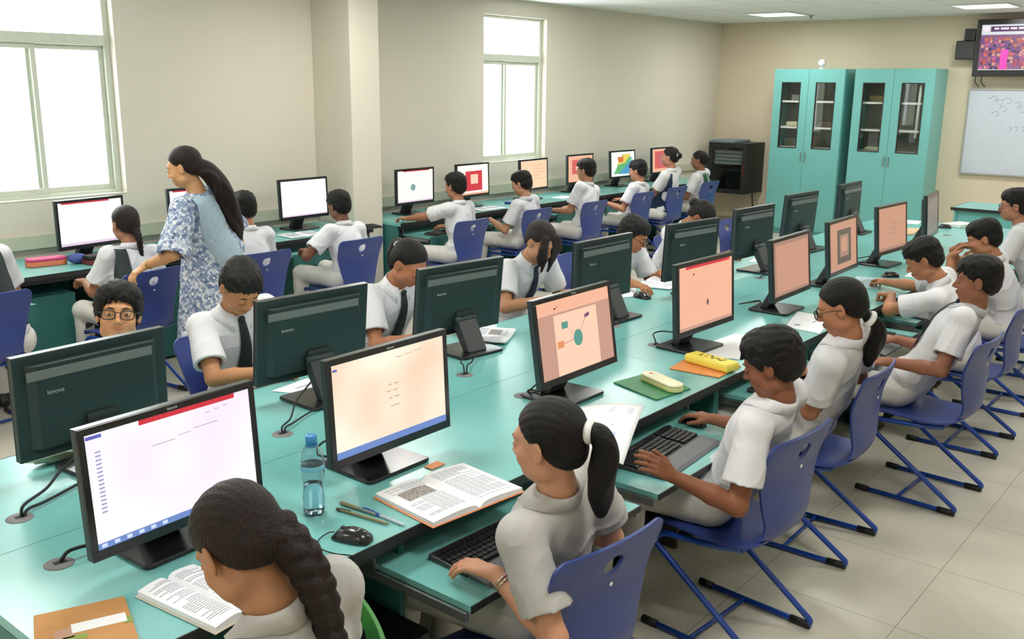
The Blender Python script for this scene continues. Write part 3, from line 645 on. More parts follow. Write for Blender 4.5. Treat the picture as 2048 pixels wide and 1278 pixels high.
# cables from monitors into the desk grommets
gc = 'monitor cables on the island'
def cable(pts, label, r=0.0035): tag(MB().tube(catmull(pts, 6), r, 7).build('monitor_cable', rubber), label, 'cable', gc)
Z = .756
cable([(1.22, 2.27, Z), (1.12, 2.30, Z + .012), (1.03, 2.31, Z + .02), (1.0, 2.312, .755)], 'black cable from the nearest white-screen monitor into the nearest desk grommet', .005)
cable([(1.36, 2.83, .84), (1.25, 2.80, .80), (1.16, 2.72, Z + .03), (1.07, 2.665, Z + .025), (1.055, 2.655, .755)], 'black cable drooping from the nearest charcoal monitor to its grommet, upper of two', .0045)
cable([(1.42, 2.78, Z + .02), (1.27, 2.74, Z + .006), (1.14, 2.69, Z + .004), (1.08, 2.66, Z + .012), (1.06, 2.652, .755)], 'black cable lying on the desk by the nearest charcoal monitor, lower of two', .0045)
cable([(2.22, 2.82, .84), (2.12, 2.78, .80), (2.03, 2.70, .775), (1.96, 2.655, .775), (1.952, 2.648, .755)], 'black cable hanging from the second charcoal monitor, left one')
cable([(2.24, 2.74, .765), (2.14, 2.73, .762), (2.03, 2.68, .765), (1.97, 2.65, .77), (1.96, 2.643, .755)], 'black cable lying from the second charcoal monitor base, right one')
cable([(3.04, 2.78, .80), (2.97, 2.73, .775), (2.92, 2.67, .785), (2.905, 2.65, .755)], 'black cable from the third charcoal monitor, left one')
cable([(3.12, 2.77, .78), (3.03, 2.72, .765), (2.94, 2.665, .78), (2.915, 2.645, .755)], 'black cable from the third charcoal monitor, right one')
cable([(2.86, 2.16, .86), (2.86, 2.22, .81), (2.87, 2.26, .775), (2.862, 2.279, .755)], 'black cable from the diagram-screen monitor down to its grommet, steeper one')
cable([(2.89, 2.2, .78), (2.885, 2.24, .768), (2.875, 2.27, .77), (2.866, 2.281, .755)], 'black cable from the diagram-screen monitor, flatter one')
cable([(1.80, 2.18, .90), (1.79, 2.24, .86), (1.83, 2.30, .80), (1.885, 2.32, .77), (1.895, 2.322, .755)], 'black cable looping behind the cream-screen monitor')
cable([(3.97, 2.20, .80), (3.95, 2.30, .80), (3.91, 2.33, .79), (3.875, 2.30, .775), (3.868, 2.29, .755)], 'black cable arching from the plain peach monitor to its grommet')
cable([(3.90, 2.24, .766), (3.86, 2.20, .762), (3.84, 2.24, .762), (3.855, 2.28, .765), (3.862, 2.288, .755)], 'black cable looping low beside the plain peach monitor')
cable([(4.90, 2.25, .80), (4.86, 2.35, .775), (4.95, 2.36, .765), (5.04, 2.32, .77), (5.045, 2.312, .755)], 'black cable behind the empty dull peach monitor')
cable([(5.96, 2.72, .80), (6.1, 2.60, .77), (5.95, 2.55, .76), (5.82, 2.62, .765), (5.77, 2.645, .765), (5.76, 2.65, .755)], 'black cable curling behind the sixth rear-row monitor')
cable([(6.80, 2.32, .80), (6.78, 2.42, .768), (6.72, 2.38, .762), (6.70, 2.32, .77), (6.702, 2.302, .755)], 'black cable behind the brownish peach monitor')
cable([(6.98, 2.80, .80), (7.15, 2.66, .77), (7.02, 2.58, .76), (6.93, 2.63, .77), (6.91, 2.648, .755)], 'black cable curling behind the monitor before the left cabinet')

# ------------------------------------------------------------------ chairs
def shell_point(s, u):
    """s 0..1 front lip to backrest top, u -1..1 across"""
    P = [(0.215, .397), (0.20, .412), (0.10, .419), (-0.04, .412), (-0.135, .417), (-0.205, .447), (-0.232, .505), (-0.228, .59), (-0.230, .69), (-0.258, .785), (-0.272, .832)]
    Wd_ = [.185, .195, .200, .197, .185, .165, .152, .175, .202, .216, .208]
    n = len(P) - 1; x = s * n; i = min(int(x), n - 1); t = x - i
    g = lambda A, k: A[max(0, min(n, k))]
    def cr(f):
        a, b, c, d = f(i - 1), f(i), f(i + 1), f(i + 2)
        return 0.5 * ((2 * b) + (c - a) * t + (2 * a - 5 * b + 4 * c - d) * t * t + (3 * b - a - 3 * c + d) * t ** 3)
    y = cr(lambda k: g(P, k)[0]); z = cr(lambda k: g(P, k)[1]); w = cr(lambda k: g(Wd_, k))
    cv = .022 if s > .5 else .012
    if s > .5: y += cv * u * u
    else: z += cv * u * u * (1 if s > .12 else s / .12)
    # rounded top corners
    if s > .93: w *= 1 - .12 * ((s - .93) / .07) ** 2
    return Vector((u * w, y, z))
def chair_proto(shell_mat, label):
    t = thing('school_chair', label, 'chair')
    NS, NU = 78, 30; hs, hu = .875, 0.0; rs, ru = .034, .17
    me_v = []; idx = {}; fs = []; mb = MB()
    P = [[None] * (NU + 1) for _ in range(NS + 1)]
    for i in range(NS + 1):
        for j in range(NU + 1):
            s = i / NS; u = -1 + 2 * j / NU
            ds, du = (s - hs) / rs, (u - hu) / ru; q = math.hypot(ds, du)
            inside = lambda a, b: math.hypot(((a + .5) / NS - hs) / rs, ((-1 + 2 * (b + .5) / NU) - hu) / ru) < 1
            nb = [inside(a, b) for a in (i - 1, i) for b in (j - 1, j)]
            if any(nb) and not all(nb) and q > 1e-6: P[i][j] = (shell_point(hs + (s - hs) / q, hu + (u - hu) / q), False)   # on the rim of the handle hole
            else: P[i][j] = (shell_point(s, u), all(nb))
    vid = {}
    verts = []
    for i in range(NS + 1):
        for j in range(NU + 1):
            if not P[i][j][1]: vid[(i, j)] = len(verts); verts.append(P[i][j][0])
    for i in range(NS):
        for j in range(NU):
            q = [(i, j), (i, j + 1), (i + 1, j + 1), (i + 1, j)]
            c = ((i + .5) / NS - hs) / rs, ((-1 + 2 * (j + .5) / NU) - hu) / ru
            if math.hypot(*c) < 1 or any(k not in vid for k in q): continue
            fs.append(tuple(vid[k] for k in q))
    mb.add(verts, fs, True)
    sh = mb.build('seat_shell', shell_mat, t); sm = sh.modifiers.new('solid', 'SOLIDIFY'); sm.thickness = .010; sm.offset = 0
    bv = sh.modifiers.new('bevel', 'BEVEL'); bv.width = .003; bv.segments = 2; bv.angle_limit = R(50)
    MB().lathe([(0, 0), (.006, 0), (.006, .002), (0, .003)], (0, -.248, .705), 12, Matrix.Rotation(R(98), 3, 'X')).build('rivet', white_plastic, sh)
    for sx in (-1, 1):
        X = sx * .195
        pts = fillet([(sx * .13, -.12, .394), (sx * .165, -.02, .390), (X, .165, .388), (X, .205, .347), (X, -.245, .035), (X, -.235, .0135), (X, .22, .0135)], .05)
        MB().tube(pts, .0115, 12).build('frame_tube', blue_tube, t)
        MB().tube([(X, .17, .0145), (X, .232, .0145)], .0145, 12).build('front_foot_cap', rubber, t)
        MB().tube([(X, -.245, .016), (X, -.165, .0145)], .0145, 12).build('rear_foot_cap', rubber, t)
    MB().tube([(-.195, .03, .0145), (.195, .03, .0145)], .008, 10).build('cross_bar', blue_tube, t)
    MB().tube([(-.13, -.12, .394), (.13, -.12, .394)], .010, 10).build('seat_bar', blue_tube, t)
    return t
ch_blue = chair_proto(blue_shell, 'proto')
gch = {'f': 'blue chairs on the front side of the island', 'b': 'blue chairs on the rear side of the island', 'w': 'blue chairs along the window wall'}
chairs = [  # x, y, yaw offset, facing, label
 (1.925, 1.47, -6, 'f', 'blue chair of the ponytailed girl, cropped by the bottom edge of the photo'),
 (3.00, 1.425, -4, 'f', 'blue chair of the boy holding a booklet, its backrest behind his white shirt'),
 (3.90, 1.49, 2, 'f', 'blue chair of the braided girl with spectacles, the oval handle hole showing the white shirt'),
 (4.76, 1.275, -3, 'f', 'blue chair of the upright boy with arms in his lap'),
 (5.66, 1.32, 0, 'f', 'blue chair of the boy leaning his head on the desk'),
 (6.52, 1.31, 0, 'f', 'blue chair of the boy with a hand on his face'),
 (7.42, 1.36, 0, 'f', 'blue chair of the boy with spectacles at the right edge of the photo'),
 (1.22, 3.60, 0, 'b', 'empty blue chair at the left edge behind the nearest charcoal monitor'),
 (1.79, 3.56, 0, 'b', 'blue chair of the smiling boy, hidden behind the nearest charcoal monitor'),
 (2.45, 3.55, 0, 'b', 'blue chair of the boy with a dark tie looking down'),
 (3.34, 3.62, 0, 'b', 'blue chair of the girl with a dark tie leaning over pink papers'),
 (4.36, 3.60, 0, 'b', 'blue chair of the girl whose long hair hangs over her face'),
 (5.36, 3.60, 0, 'b', 'blue chair of the bent-over boy with spectacles and tie'),
 (6.55, 3.58, 8, 'b', 'blue chair showing beside the monitor of the girl bending over'),
 (7.65, 3.62, 0, 'b', 'empty blue chair peeking out right of the sixth rear-row monitor'),
 (8.72, 3.40, 0, 'b', 'empty dark blue chair in front of the left teal cabinet'),
 (2.12, 5.63, 0, 'w', 'blue chair at the left edge of the photo with a charcoal sash over it'),
 (3.03, 5.62, 8, 'w', 'blue chair the standing woman rests her hand on'),
 (3.93, 5.66, 0, 'w', 'blue chair with a white oval on its back, right of the standing woman'),
 (4.76, 5.62, 0, 'w', 'blue chair of the boy just left of the column'),
 (6.10, 5.71, 0, 'w', 'blue chair of the boy with his arm on the desk, just right of the column'),
 (7.10, 5.78, 0, 'w', 'blue chair of the second boy right of the column'),
 (7.98, 5.74, 0, 'w', 'blue chair of the tall boy below the narrow window'),
 (9.06, 5.84, 0, 'w', 'blue chair of the short boy before the pupils with sashes'),
 (9.84, 5.87, 0, 'w', 'blue chair of the girl with the navy sash'),
 (10.68, 5.90, 0, 'w', 'blue chair of the girl with the green sash by the wall rack'),
]
for i, (x, y, a, f, lab) in enumerate(chairs):
    rz = R(a) + (PI if f == 'b' else 0)
    if i == 0: o = ch_blue; o.location = (x, y, 0); o.rotation_euler = (0, 0, rz); o['label'] = lab; o['group'] = gch[f]
    else: dup(ch_blue, (x, y, 0), rz, lab, gch[f])
gchair = chair_proto(green_shell, 'bright green chair behind the braided girl at the bottom edge'); gchair.location = (1.02, 1.55, 0); gchair.rotation_euler = (0, 0, R(65))

# ------------------------------------------------------------------ keyboards, mice, computers
def keyboard(x, y, z, rz, label, rest=False, detail=True):
    t = thing('keyboard', label, 'keyboard', (x, y, z), rz, 'keyboards on the pull-out trays')
    MB().prism([(-.075, 0), (.075, 0), (.075, .018), (-.075, .010)], -.225, .225, Matrix(((0, 0, 1), (1, 0, 0), (0, 1, 0)))).build('case', dark_grey, t, .003)
    r = random.Random(3); cols_ = 19; k = MB()
    for j in range(6):
        yy = -.058 + j * .0205 + (.006 if j == 5 else 0)
        for i in range(22):
            xx = -.210 + i * .020
            if j == 0 and 4 <= i <= 9:
                if i == 4: k.box((xx + .05, yy, .0155), (.116, .016, .008))
                continue
            if i in (15,): continue
            k.box((xx, yy, .0155 + j * .0011), (.0165, .0165, .008))
    k.build('key_field', key_black, t, .0015 if detail else 0)
    if rest: MB().prism([(-.165, 0.002), (-.078, 0.002), (-.078, .014), (-.150, .010)], -.225, .225, Matrix(((0, 0, 1), (1, 0, 0), (0, 1, 0)))).build('wrist_rest', rest_grey, t, .003)
    return t
TZ = .656
kb = keyboard(1.975, 1.655, TZ, R(-2), 'black keyboard on the tray under the hands of the ponytailed girl', True)
KB = [(2.885, 1.69, TZ, R(4), 'black keyboard with a grey wrist rest beside the booklet the boy holds', ()),
      (3.98, 1.68, TZ, 0, 'keyboard on the tray in front of the braided girl with spectacles', ('wrist_rest',)),
      (4.98, 1.66, TZ, 0, 'keyboard on the tray before the upright boy', ()),
      (5.90, 1.74, TZ, R(3), 'keyboard on the tray beneath the leaning boy', ())]
for (x, y, z, rz, lab, sk) in KB: dup(kb, (x, y, z), rz, lab, None, sk)
for (x, y, lab) in ((6.30, 5.95, 'keyboard on the open tray right of the column'), (7.3, 6.08, 'keyboard on the tray of the second boy right of the column'), (8.3, 6.08, 'keyboard on the tray of the tall boy below the narrow window'), (9.2, 6.08, 'keyboard on the tray of the short boy near the sashed pupils')):
    dup(kb, (x, y, .646), 0, lab, 'keyboards on the wall desk trays', ('wrist_rest',))
k = dup(kb, (5.40, 6.16, DESK), R(-4), 'black keyboard sticking out over the end of the wall desk by the column', 'keyboards on the wall desk trays', ('wrist_rest',))
def mouse(x, y, z, rz, label, pad=False):
    t = thing('computer_mouse', label, 'mouse', (x, y, z), rz, 'computer mice')
    rows = []; n = 16
    prof = [(-.056, .004, .016), (-.050, .022, .024), (-.030, .032, .030), (0, .036, .031), (.025, .031, .029), (.045, .020, .026), (.056, .006, .018)]
    for (y_, h, w) in prof: rows.append([Vector((w * math.cos(PI * k / n), y_, max(.001, h * math.sin(PI * k / n) ** .8))) for k in range(n + 1)])
    mb = MB(); mb.grid(rows)
    for r_, s in ((rows[0], 1), (rows[-1], -1)): mb.add(list(r_), [tuple(range(len(r_)))[::s]])
    mb.add([r_[0] for r_ in rows] + [r_[-1] for r_ in rows][::-1], [tuple(range(2 * len(rows)))])
    mb.build('shell', mon_black, t)
    MB().b2(-.0015, .0015, -.052, -.002, .030, .0365).build('button_gap', dark_grey, t) if False else None
    MB().tube([(-.003, .028, .0285), (.003, .028, .0285)], .007, 12).build('scroll_wheel', dark_grey, t)
    MB().box((0, -.022, .0335), (.022, .004, .0008), Matrix.Rotation(R(8), 3, 'X')).build('maker_mark', mon_vent, t)
    return t
ms = mouse(1.572, 1.845, DESK, R(20), 'black mouse with its cable, on the desk beside the pens and water bottle')
_mi = (Matrix.Translation((1.572, 1.845, DESK)) @ Matrix.Rotation(R(20), 4, 'Z')).inverted()
MB().tube(catmull([_mi @ Vector(v) for v in ((1.553, 1.898, DESK + .012), (1.545, 1.915, DESK + .006), (1.505, 1.905, DESK + .0035), (1.478, 1.865, DESK + .0035), (1.482, 1.815, DESK + .0035), (1.500, 1.780, DESK + .0035), (1.506, 1.768, DESK - .004), (1.508, 1.765, DESK - .06))], 6), .0019, 7).build('cable', rubber, ms)
M2 = [(3.235, 1.73, TZ, R(-10), 'black mouse under the right hand of the boy with the booklet'), (4.40, 1.62, TZ, 0, 'mouse on the tray of the upright boy'), (4.72, 2.90, DESK, R(170), 'dark mouse under a hand on the rear side of the island'), (6.38, 2.03, DESK, R(40), 'mouse lying on the front side near the leaning boy'), (9.3, 3.0, DESK, R(150), 'dark mouse at the far end of the island before the cabinets'), (9.05, 2.45, DESK, R(20), 'dark mouse at the far end near the teacher desk')]
for (x, y, z, rz, lab) in M2: dup(ms, (x, y, z), rz, lab, None, ('cable',))
def tower(x, y, label, s=1):
    t = thing('computer_tower', label, 'computer', (x, y, .10), 0, 'computers under the desks')
    MB().b2(-.09, .09, -.20, .20, 0, .37).build('case', key_black, t, .004)
    MB().b2(-.085, -.065, -.18, .18, -.10, -.0005).b2(.065, .085, -.18, .18, -.10, -.0005).b2(-.065, .065, -.18, .18, -.02, -.0005).build('stand', dark_grey, t, .002)
    fy = -.201 * s
    MB().b2(-.088, .088, fy - .004, fy + .004, .004, .366).build('front_cover', mon_black, t, .003)
    MB().lathe([(0, 0), (.006, 0), (.005, .004), (0, .005)], (.03, fy - .004, .335), 12, Matrix.Rotation(R(90), 3, 'X')).build('power_light', emis('led_green', (0.5, 1.0, 0.1), 3.0), t)
    return t
tw = tower(1.628, 1.905, 'black computer tower with a green light under the near desk')
dup(tw, (2.56, 2.03, .10), 0, 'black computer tower under the desk between the ponytailed girl and the boy with the booklet')
dup(tw, (3.49, 2.05, .10), 0, 'black computer tower under the desk right of the boy with the booklet')
dup(tw, (4.46, 2.05, .10), 0, 'black computer tower under the desk by the braided girl with spectacles')

# ------------------------------------------------------------------ books, papers and small things
def open_book(name, cat, label, c, rz, w, h, thick, cover, z=DESK, seed=1, group=None, curl=0.0, pic=None, tilt=0.0, dense=True):
    """open book lying flat: w = width of one page, h = page height (local y), spine along local y"""
    t = thing(name, label, cat, (c[0], c[1], z), rz, group)
    if tilt: t.rotation_euler = (tilt, 0, rz)
    if cover is not None:
        mb = MB(); mb.b2(-w - .006, w + .006, -h / 2 - .005, h / 2 + .005, 0, .0025); mb.build('cover', cover, t, .001)
    for s in (-1, 1):
        n = 12; top = []
        for j in range(2):
            yy = -h / 2 + j * h
            row = []
            for i in range(n + 1):
                u = i / n; zz = .004 + thick * (1 - .35 * u) * (1 - math.exp(-u * 14)) * (1 + .25 * math.sin(u * PI)) + curl * u ** 3
                row.append(Vector((s * u * w, yy, zz)))
            top.append(row)
        mb = MB(); bot = [[Vector((v.x, v.y, .0028 + (curl * .8 * (abs(v.x) / w) ** 3))) for v in r_] for r_ in top]
        A, B = top; C, D = bot; allv = A + B + C + D; N = n + 1; f = []
        for i in range(n):
            f += [(i, i + 1, N + i + 1, N + i), (2 * N + i, 3 * N + i, 3 * N + i + 1, 2 * N + i + 1), (i, 2 * N + i, 2 * N + i + 1, i + 1), (N + i, N + i + 1, 3 * N + i + 1, 3 * N + i)]
        f += [(n, 2 * N + n, 3 * N + n, N + n), (0, N, 3 * N, 2 * N)]
        mb.add(allv, f, False)
        pg = mb.build('page_block', paper, t)
        r = random.Random(seed + s); lm = MB()
        def zat(u): return .004 + thick * (1 - .35 * u) * (1 - math.exp(-u * 14)) * (1 + .25 * math.sin(u * PI)) + curl * u ** 3 + .0005
        rows_ = int(h / .0095) if dense else 6
        for k in range(rows_):
            yy = h / 2 - .022 - k * (h - .04) / rows_
            if pic and s == pic[0] and pic[1] < (yy + h / 2) / h < pic[2]: continue
            if r.random() < .1: continue
            u0, u1 = .12, r.choice((.9, .9, .9, .6)); q = 6
            for i in range(q):
                a, b = u0 + (u1 - u0) * i / q, u0 + (u1 - u0) * (i + .86) / q
                lm.add([(s * a * w, yy, zat(a)), (s * b * w, yy, zat(b)), (s * b * w, yy + .003, zat(b)), (s * a * w, yy + .003, zat(a))], [(0, 1, 2, 3)])
        lm.build('printed_lines', ink, pg)
        if pic and s == pic[0]:
            pm = MB(); y0, y1 = -h / 2 + pic[1] * h, -h / 2 + pic[2] * h
            for i in range(4):
                a, b = .2 + .15 * i, .2 + .15 * (i + 1)
                pm.add([(s * a * w, y0, zat(a)), (s * b * w, y0, zat(b)), (s * b * w, y1, zat(b)), (s * a * w, y1, zat(a))], [(0, 1, 2, 3)])
            pm.build('printed_picture', ink_dark, pg)
    return t
orange_cov = mat('orange_book_cover', srgb(232, 150, 96), 0.5)
open_book('open_book', 'book', 'large open textbook with an orange cover and dense print, over the desk edge', (1.955, 1.845), R(-6), .175, .27, .016, orange_cov, seed=4, pic=(-1, .55, .78))
tab = MB().b2(2.06, 2.12, 2.02, 2.055, DESK, DESK + .003).build('page_marker', orange_cov); tag(tab, 'orange card corner sticking out behind the large open textbook', 'card')
open_book('open_book', 'book', 'open white textbook in front of the braided girl at the bottom edge', (1.135, 1.875), R(6), .082, .28, .016, mat('cream_book_cover', srgb(222, 214, 200), 0.6), seed=9)
open_book('open_book', 'book', 'open book with a picture lying behind the third charcoal monitor, rear side', (3.44, 2.965), R(28), .13, .20, .006, None, seed=12, pic=(1, .3, .6), curl=.012)
open_book('open_book', 'book', 'open white book in front of the boy bent down in spectacles', (5.16, 3.03), R(12), .17, .22, .008, None, seed=13, group=None)
open_book('open_book', 'book', 'open book in front of the girl bending over, behind her monitor', (5.42, 3.05), R(-8), .15, .20, .006, None, z=DESK + .0, seed=14) if False else None
# booklet the boy holds up: a bent sheaf of pages with its own thickness
bk = thing('booklet', 'white printed booklet held up by the boy, with blue drawings on its page', 'booklet', (2.74, 1.70, .775))
cs = [Vector(v) - Vector((2.74, 1.70, .775)) for v in ((2.75, 2.00, .775), (2.93, 1.77, .80), (2.42, 1.53, .79), (2.43, 1.80, .765))]
A_, B_, C_, D_ = cs    # far-left, far-right, near-right, near-left
def bkp(u, v): 
    p = (A_ * (1 - u) + B_ * u) * (1 - v) + (D_ * (1 - u) + C_ * u) * v
    return p + Vector((0, 0, .018 * math.sin(PI * u) + .01 * math.sin(PI * v)))
mb = MB(); mb.grid([[bkp(i / 10, j / 10) for i in range(11)] for j in range(11)]); o = mb.build('pages', paper, bk, 0, .004)
mk = MB(); mk2 = MB(); r = random.Random(5)
def patch(mb_, u0, u1, v0, v1):
    q = [bkp(u0, v0), bkp(u1, v0), bkp(u1, v1), bkp(u0, v1)]; mb_.add([p + Vector((0, 0, .0028)) for p in q], [(3, 2, 1, 0)])
for k in range(5): patch(mk, .62 - .01 * k, .9, .10 + .03 * k, .115 + .03 * k)
for (u, v, s) in ((.62, .58, .05), (.72, .62, .06), (.58, .70, .035), (.68, .48, .04)): patch(mk, u, u + s, v, v + s)
patch(mk2, .76, .80, .74, .86); patch(mk2, .60, .63, .74, .79)
mk.build('printed_drawing', mat('pale_blue_print', srgb(196, 208, 232), 0.8), o); mk2.build('printed_figure', mat('slate_print', srgb(120, 132, 160), 0.8), o)

def card(name, cat, label, pts, z, th, m_, group=None, bev=.0005):
    c = Vector((sum(p[0] for p in pts) / len(pts), sum(p[1] for p in pts) / len(pts), z))
    A = sum(pts[i][0] * pts[(i + 1) % len(pts)][1] - pts[(i + 1) % len(pts)][0] * pts[i][1] for i in range(len(pts)))
    if A < 0: pts = pts[::-1]
    o = MB().prism([(p[0] - c.x, p[1] - c.y) for p in pts], 0, th).build(name, m_, None, bev); o.location = c
    return tag(o, label, cat, group)
def print_on(o, rects, m_, th):   # small printed patches on a sheet (local coords)
    mb = MB()
    for (x, y, a, b) in rects: mb.box((x, y, th + .0003), (a, b, .0004))
    mb.build('printed_lines', m_, o)
# brown folder bottom left with its name label
fo = card('brown_folder', 'folder', 'brown cardboard folder with a white name sticker, bottom left corner of the photo', [(.835, 2.10), (1.015, 2.025), (.93, 1.80), (.745, 1.90)], DESK, .006, mat('tan_card', srgb(196, 142, 84), 0.7, noise=.05), bev=.002)
Rm = Matrix.Rotation(R(-22), 3, 'Z')
MB().box((.035, .0, .0066), (.115, .04, .0008), Rm).build('name_sticker', paper, fo)
MB().box((-.038, .014, .0065), (.04, .045, .0006), Rm).build('pink_print', mat('pink_print', srgb(190, 150, 130), .7), fo)
MB().box((-.03, -.018, .0065), (.05, .02, .0006), Rm).box((.085, -.035, .0065), (.02, .03, .0006), Rm).build('green_print', mat('green_print', srgb(140, 160, 80), .7), fo)
gr = card('green_folder', 'folder', 'dark green folder lying under the cream pencil case', [(3.22, 2.10), (3.14, 1.845), (3.36, 1.815), (3.45, 2.06)], DESK, .005, mat('green_card', srgb(50, 132, 78), 0.5), bev=.001)
og = card('orange_folder', 'folder', 'orange folder lying under the yellow pencil case', [(3.555, 2.03), (3.575, 1.80), (3.80, 1.81), (3.80, 2.06)], DESK, .005, mat('orange_card', srgb(236, 150, 84), 0.5), bev=.001)
def pill_case(name, label, c, rz, L_, W_, H_, m_top, m_side, z, cat='pencil case'):
    t = thing(name, label, cat, (c[0], c[1], z), rz); r_ = W_ / 2
    pts = [(L_ / 2 - r_ + r_ * math.cos(a), r_ * math.sin(a)) for a in [R(-90 + 15 * k) for k in range(13)]] + [(-L_ / 2 + r_ + r_ * math.cos(a), r_ * math.sin(a)) for a in [R(90 + 15 * k) for k in range(13)]]
    MB().prism(pts, 0, H_ * .6).build('base', m_side, t, .004); MB().prism([(x * .99, y * .98) for x, y in pts], H_ * .6 + .0005, H_).build('lid', m_top, t, .008)
    return t
cream_m = mat('cream_plastic', srgb(240, 236, 200), 0.4)
pc = pill_case('pencil_case', 'cream oval pencil case with a small red mark, on the dark green folder', (3.315, 1.925), R(68), .235, .078, .030, cream_m, mat('pale_yellow_plastic', srgb(216, 214, 150), 0.4), DESK + .006)
MB().lathe([(0, 0), (.009, 0), (.009, .0006), (0, .0006)], (.075, 0, .0302), 14).build('red_mark', mat('red_print', srgb(226, 150, 130), .6), pc)
yel_m = mat('yellow_plastic', srgb(244, 226, 96), 0.45)
yc = thing('pencil_case', 'yellow pencil case with black scribbled pattern, on the orange folder', 'pencil case', (3.70, 1.905, DESK + .006), R(80))
MB().b2(-.12, .12, -.045, .045, 0, .040).build('body', yel_m, yc, .012)
sc = MB(); r = random.Random(2)
for k in range(9):
    x = -.06 + k * .014; sc.tube([(x + r.uniform(-.006, .006), r.uniform(-.02, .02), .0408), (x + r.uniform(-.01, .012), r.uniform(-.02, .02), .0408)], .0018, 5)
sc.build('black_scribbles', key_black, yc)
# loose papers
def sheet(label, pts, z=DESK, rects=None, group='loose papers on the island', th=.0012, m_=paper, name='paper_sheet'):
    o = card(name, 'paper', label, pts, z, th, m_, group, 0)
    if rects: print_on(o, rects, ink, th)
    return o
sheet('white paper lying behind the head of the boy with the booklet', [(3.84, 2.03), (4.00, 2.12), (4.32, 2.10), (4.26, 1.88), (3.90, 1.86)], rects=[(-.12, .05, .03, .02)])
sheet('white sheet lying in front of the braided girl with spectacles', [(4.62, 1.97), (5.0, 2.07), (4.98, 1.86), (4.60, 1.78)], rects=[(-.1, .02, .03, .03), (.05, -.02, .1, .01)])
sheet('white page lying under the arm of the boy with the mouse, rear side', [(4.94, 3.08), (4.72, 2.95), (4.55, 3.05), (4.72, 3.13)], DESK, [(0, 0, .08, .01)]) 
sheet('stack of white papers by the elbow of the girl bending over', [(5.38, 3.10), (5.68, 3.12), (5.70, 2.93), (5.42, 2.90)], DESK, None, th=.012)
sheet('grey worksheet under the fist of the leaning boy', [(5.86, 2.13), (6.24, 2.20), (6.30, 2.02), (5.92, 1.95)], DESK, [(0, .03, .2, .01), (0, 0, .2, .01), (0, -.03, .2, .01)], m_=mat('grey_sheet', srgb(170, 196, 200), .7))
sheet('white paper lying between the two boys at the right, front side', [(6.45, 1.96), (6.75, 2.0), (6.85, 1.82), (6.48, 1.79)])
sheet('white paper behind the sixth rear-row monitor', [(6.25, 2.98), (6.6, 3.04), (6.6, 2.9), (6.3, 2.85)])
sheet('white papers behind the nearest charcoal monitor', [(2.22, 3.07), (2.42, 3.10), (2.5, 2.98), (2.28, 2.95)], rects=[(0, 0, .1, .01)])
sheet('white paper at the far end of the island', [(9.1, 2.85), (9.35, 2.9), (9.38, 2.75), (9.12, 2.7)])
sheet('peach paper at the far end of the island behind the brownish monitor', [(8.3, 2.62), (8.75, 2.7), (8.8, 2.58), (8.4, 2.52)], m_=mat('peach_sheet', srgb(214, 178, 140), .7), th=.01)
pk = sheet('pink papers in front of the girl with a ponytail, rear side', [(2.72, 3.12), (3.0, 3.12), (2.98, 2.99), (2.74, 2.97)], m_=mat('pink_sheet', srgb(226, 150, 160), .7), th=.01)
wbx = card('white_box', 'box', 'long white box lying on the far end of the island by the wall', [(9.15, 2.50), (9.38, 2.42), (9.35, 2.26), (9.12, 2.34)], DESK, .03, white_plastic, None, .003)
# crumpled bag behind the nearest charcoal monitor
mb = MB(); rr = random.Random(8); rows = []
for i in range(15):
    t_ = PI * i / 14; rows.append([Vector(((.10 * math.sin(t_) * math.cos(a)) * rr.uniform(.8, 1.15), .05 * math.sin(t_) * math.sin(a) * rr.uniform(.8, 1.15), .03 - .03 * math.cos(t_) * rr.uniform(.9, 1.1))) for a in [2 * PI * k / 20 for k in range(20)]])
for r_ in rows: r_.append(r_[0])
mb.grid(rows); o = mb.build('crumpled_cloth', mat('pale_green_cloth', srgb(190, 206, 180), .8, noise=.15, nscale=30, bump=.5)); o.location = (1.33, 3.0, DESK - .0); tag(o, 'pale crumpled cloth behind the nearest charcoal monitor', 'cloth')

# water bottle
bt = thing('water_bottle', 'clear plastic water bottle with a blue cap standing on the front desk', 'bottle', (1.612, 2.055, DESK))
prof = [(.004, .006), (.018, .004), (.026, .001), (.031, .006), (.033, .018), (.031, .035), (.0325, .05), (.029, .075), (.0285, .09), (.033, .115), (.0335, .125), (.032, .13), (.0335, .135), (.0335, .165), (.032, .168), (.0335, .172), (.030, .188), (.020, .203), (.013, .212), (.0125, .222)]
inner = [(max(r_ - .0008, .001), z + (.0008 if i < 3 else 0)) for i, (r_, z) in enumerate(prof)]
mb = MB(); mb.lathe(prof + inner[::-1], seg=40); body = mb.build('bottle_body', bottle_mat, bt)
wm = bpy.data.materials.new('water'); wm.use_nodes = True; b = wm.node_tree.nodes['Principled BSDF']; b.inputs['Transmission Weight'].default_value = 1; b.inputs['Roughness'].default_value = 0; b.inputs['IOR'].default_value = 1.33; b.inputs['Base Color'].default_value = (.82, .93, 1, 1)
MB().lathe([(.001, .008)] + [(r_ - .0018, z) for r_, z in prof[3:9]] + [(.001, .09)], seg=40).build('water', wm, bt)
lb = mat('blue_label', srgb(120, 190, 214), 0.4)
MB().lathe([(.0338, .136), (.0342, .137), (.0342, .150), (.0338, .151)], seg=40).build('blue_label', lb, bt)
MB().lathe([(.0165, .209), (.0168, .232), (.015, .236), (.0, .2365)], seg=32).lathe([(.0, .2085), (.0165, .209)], seg=32).build('blue_cap', mat('blue_cap_plastic', srgb(58, 140, 200), 0.35), bt)
MB().lathe([(.0145, .203), (.0175, .204), (.0175, .208), (.0145, .2088)], seg=32).build('cap_ring', MATS['blue_cap_plastic'], bt)

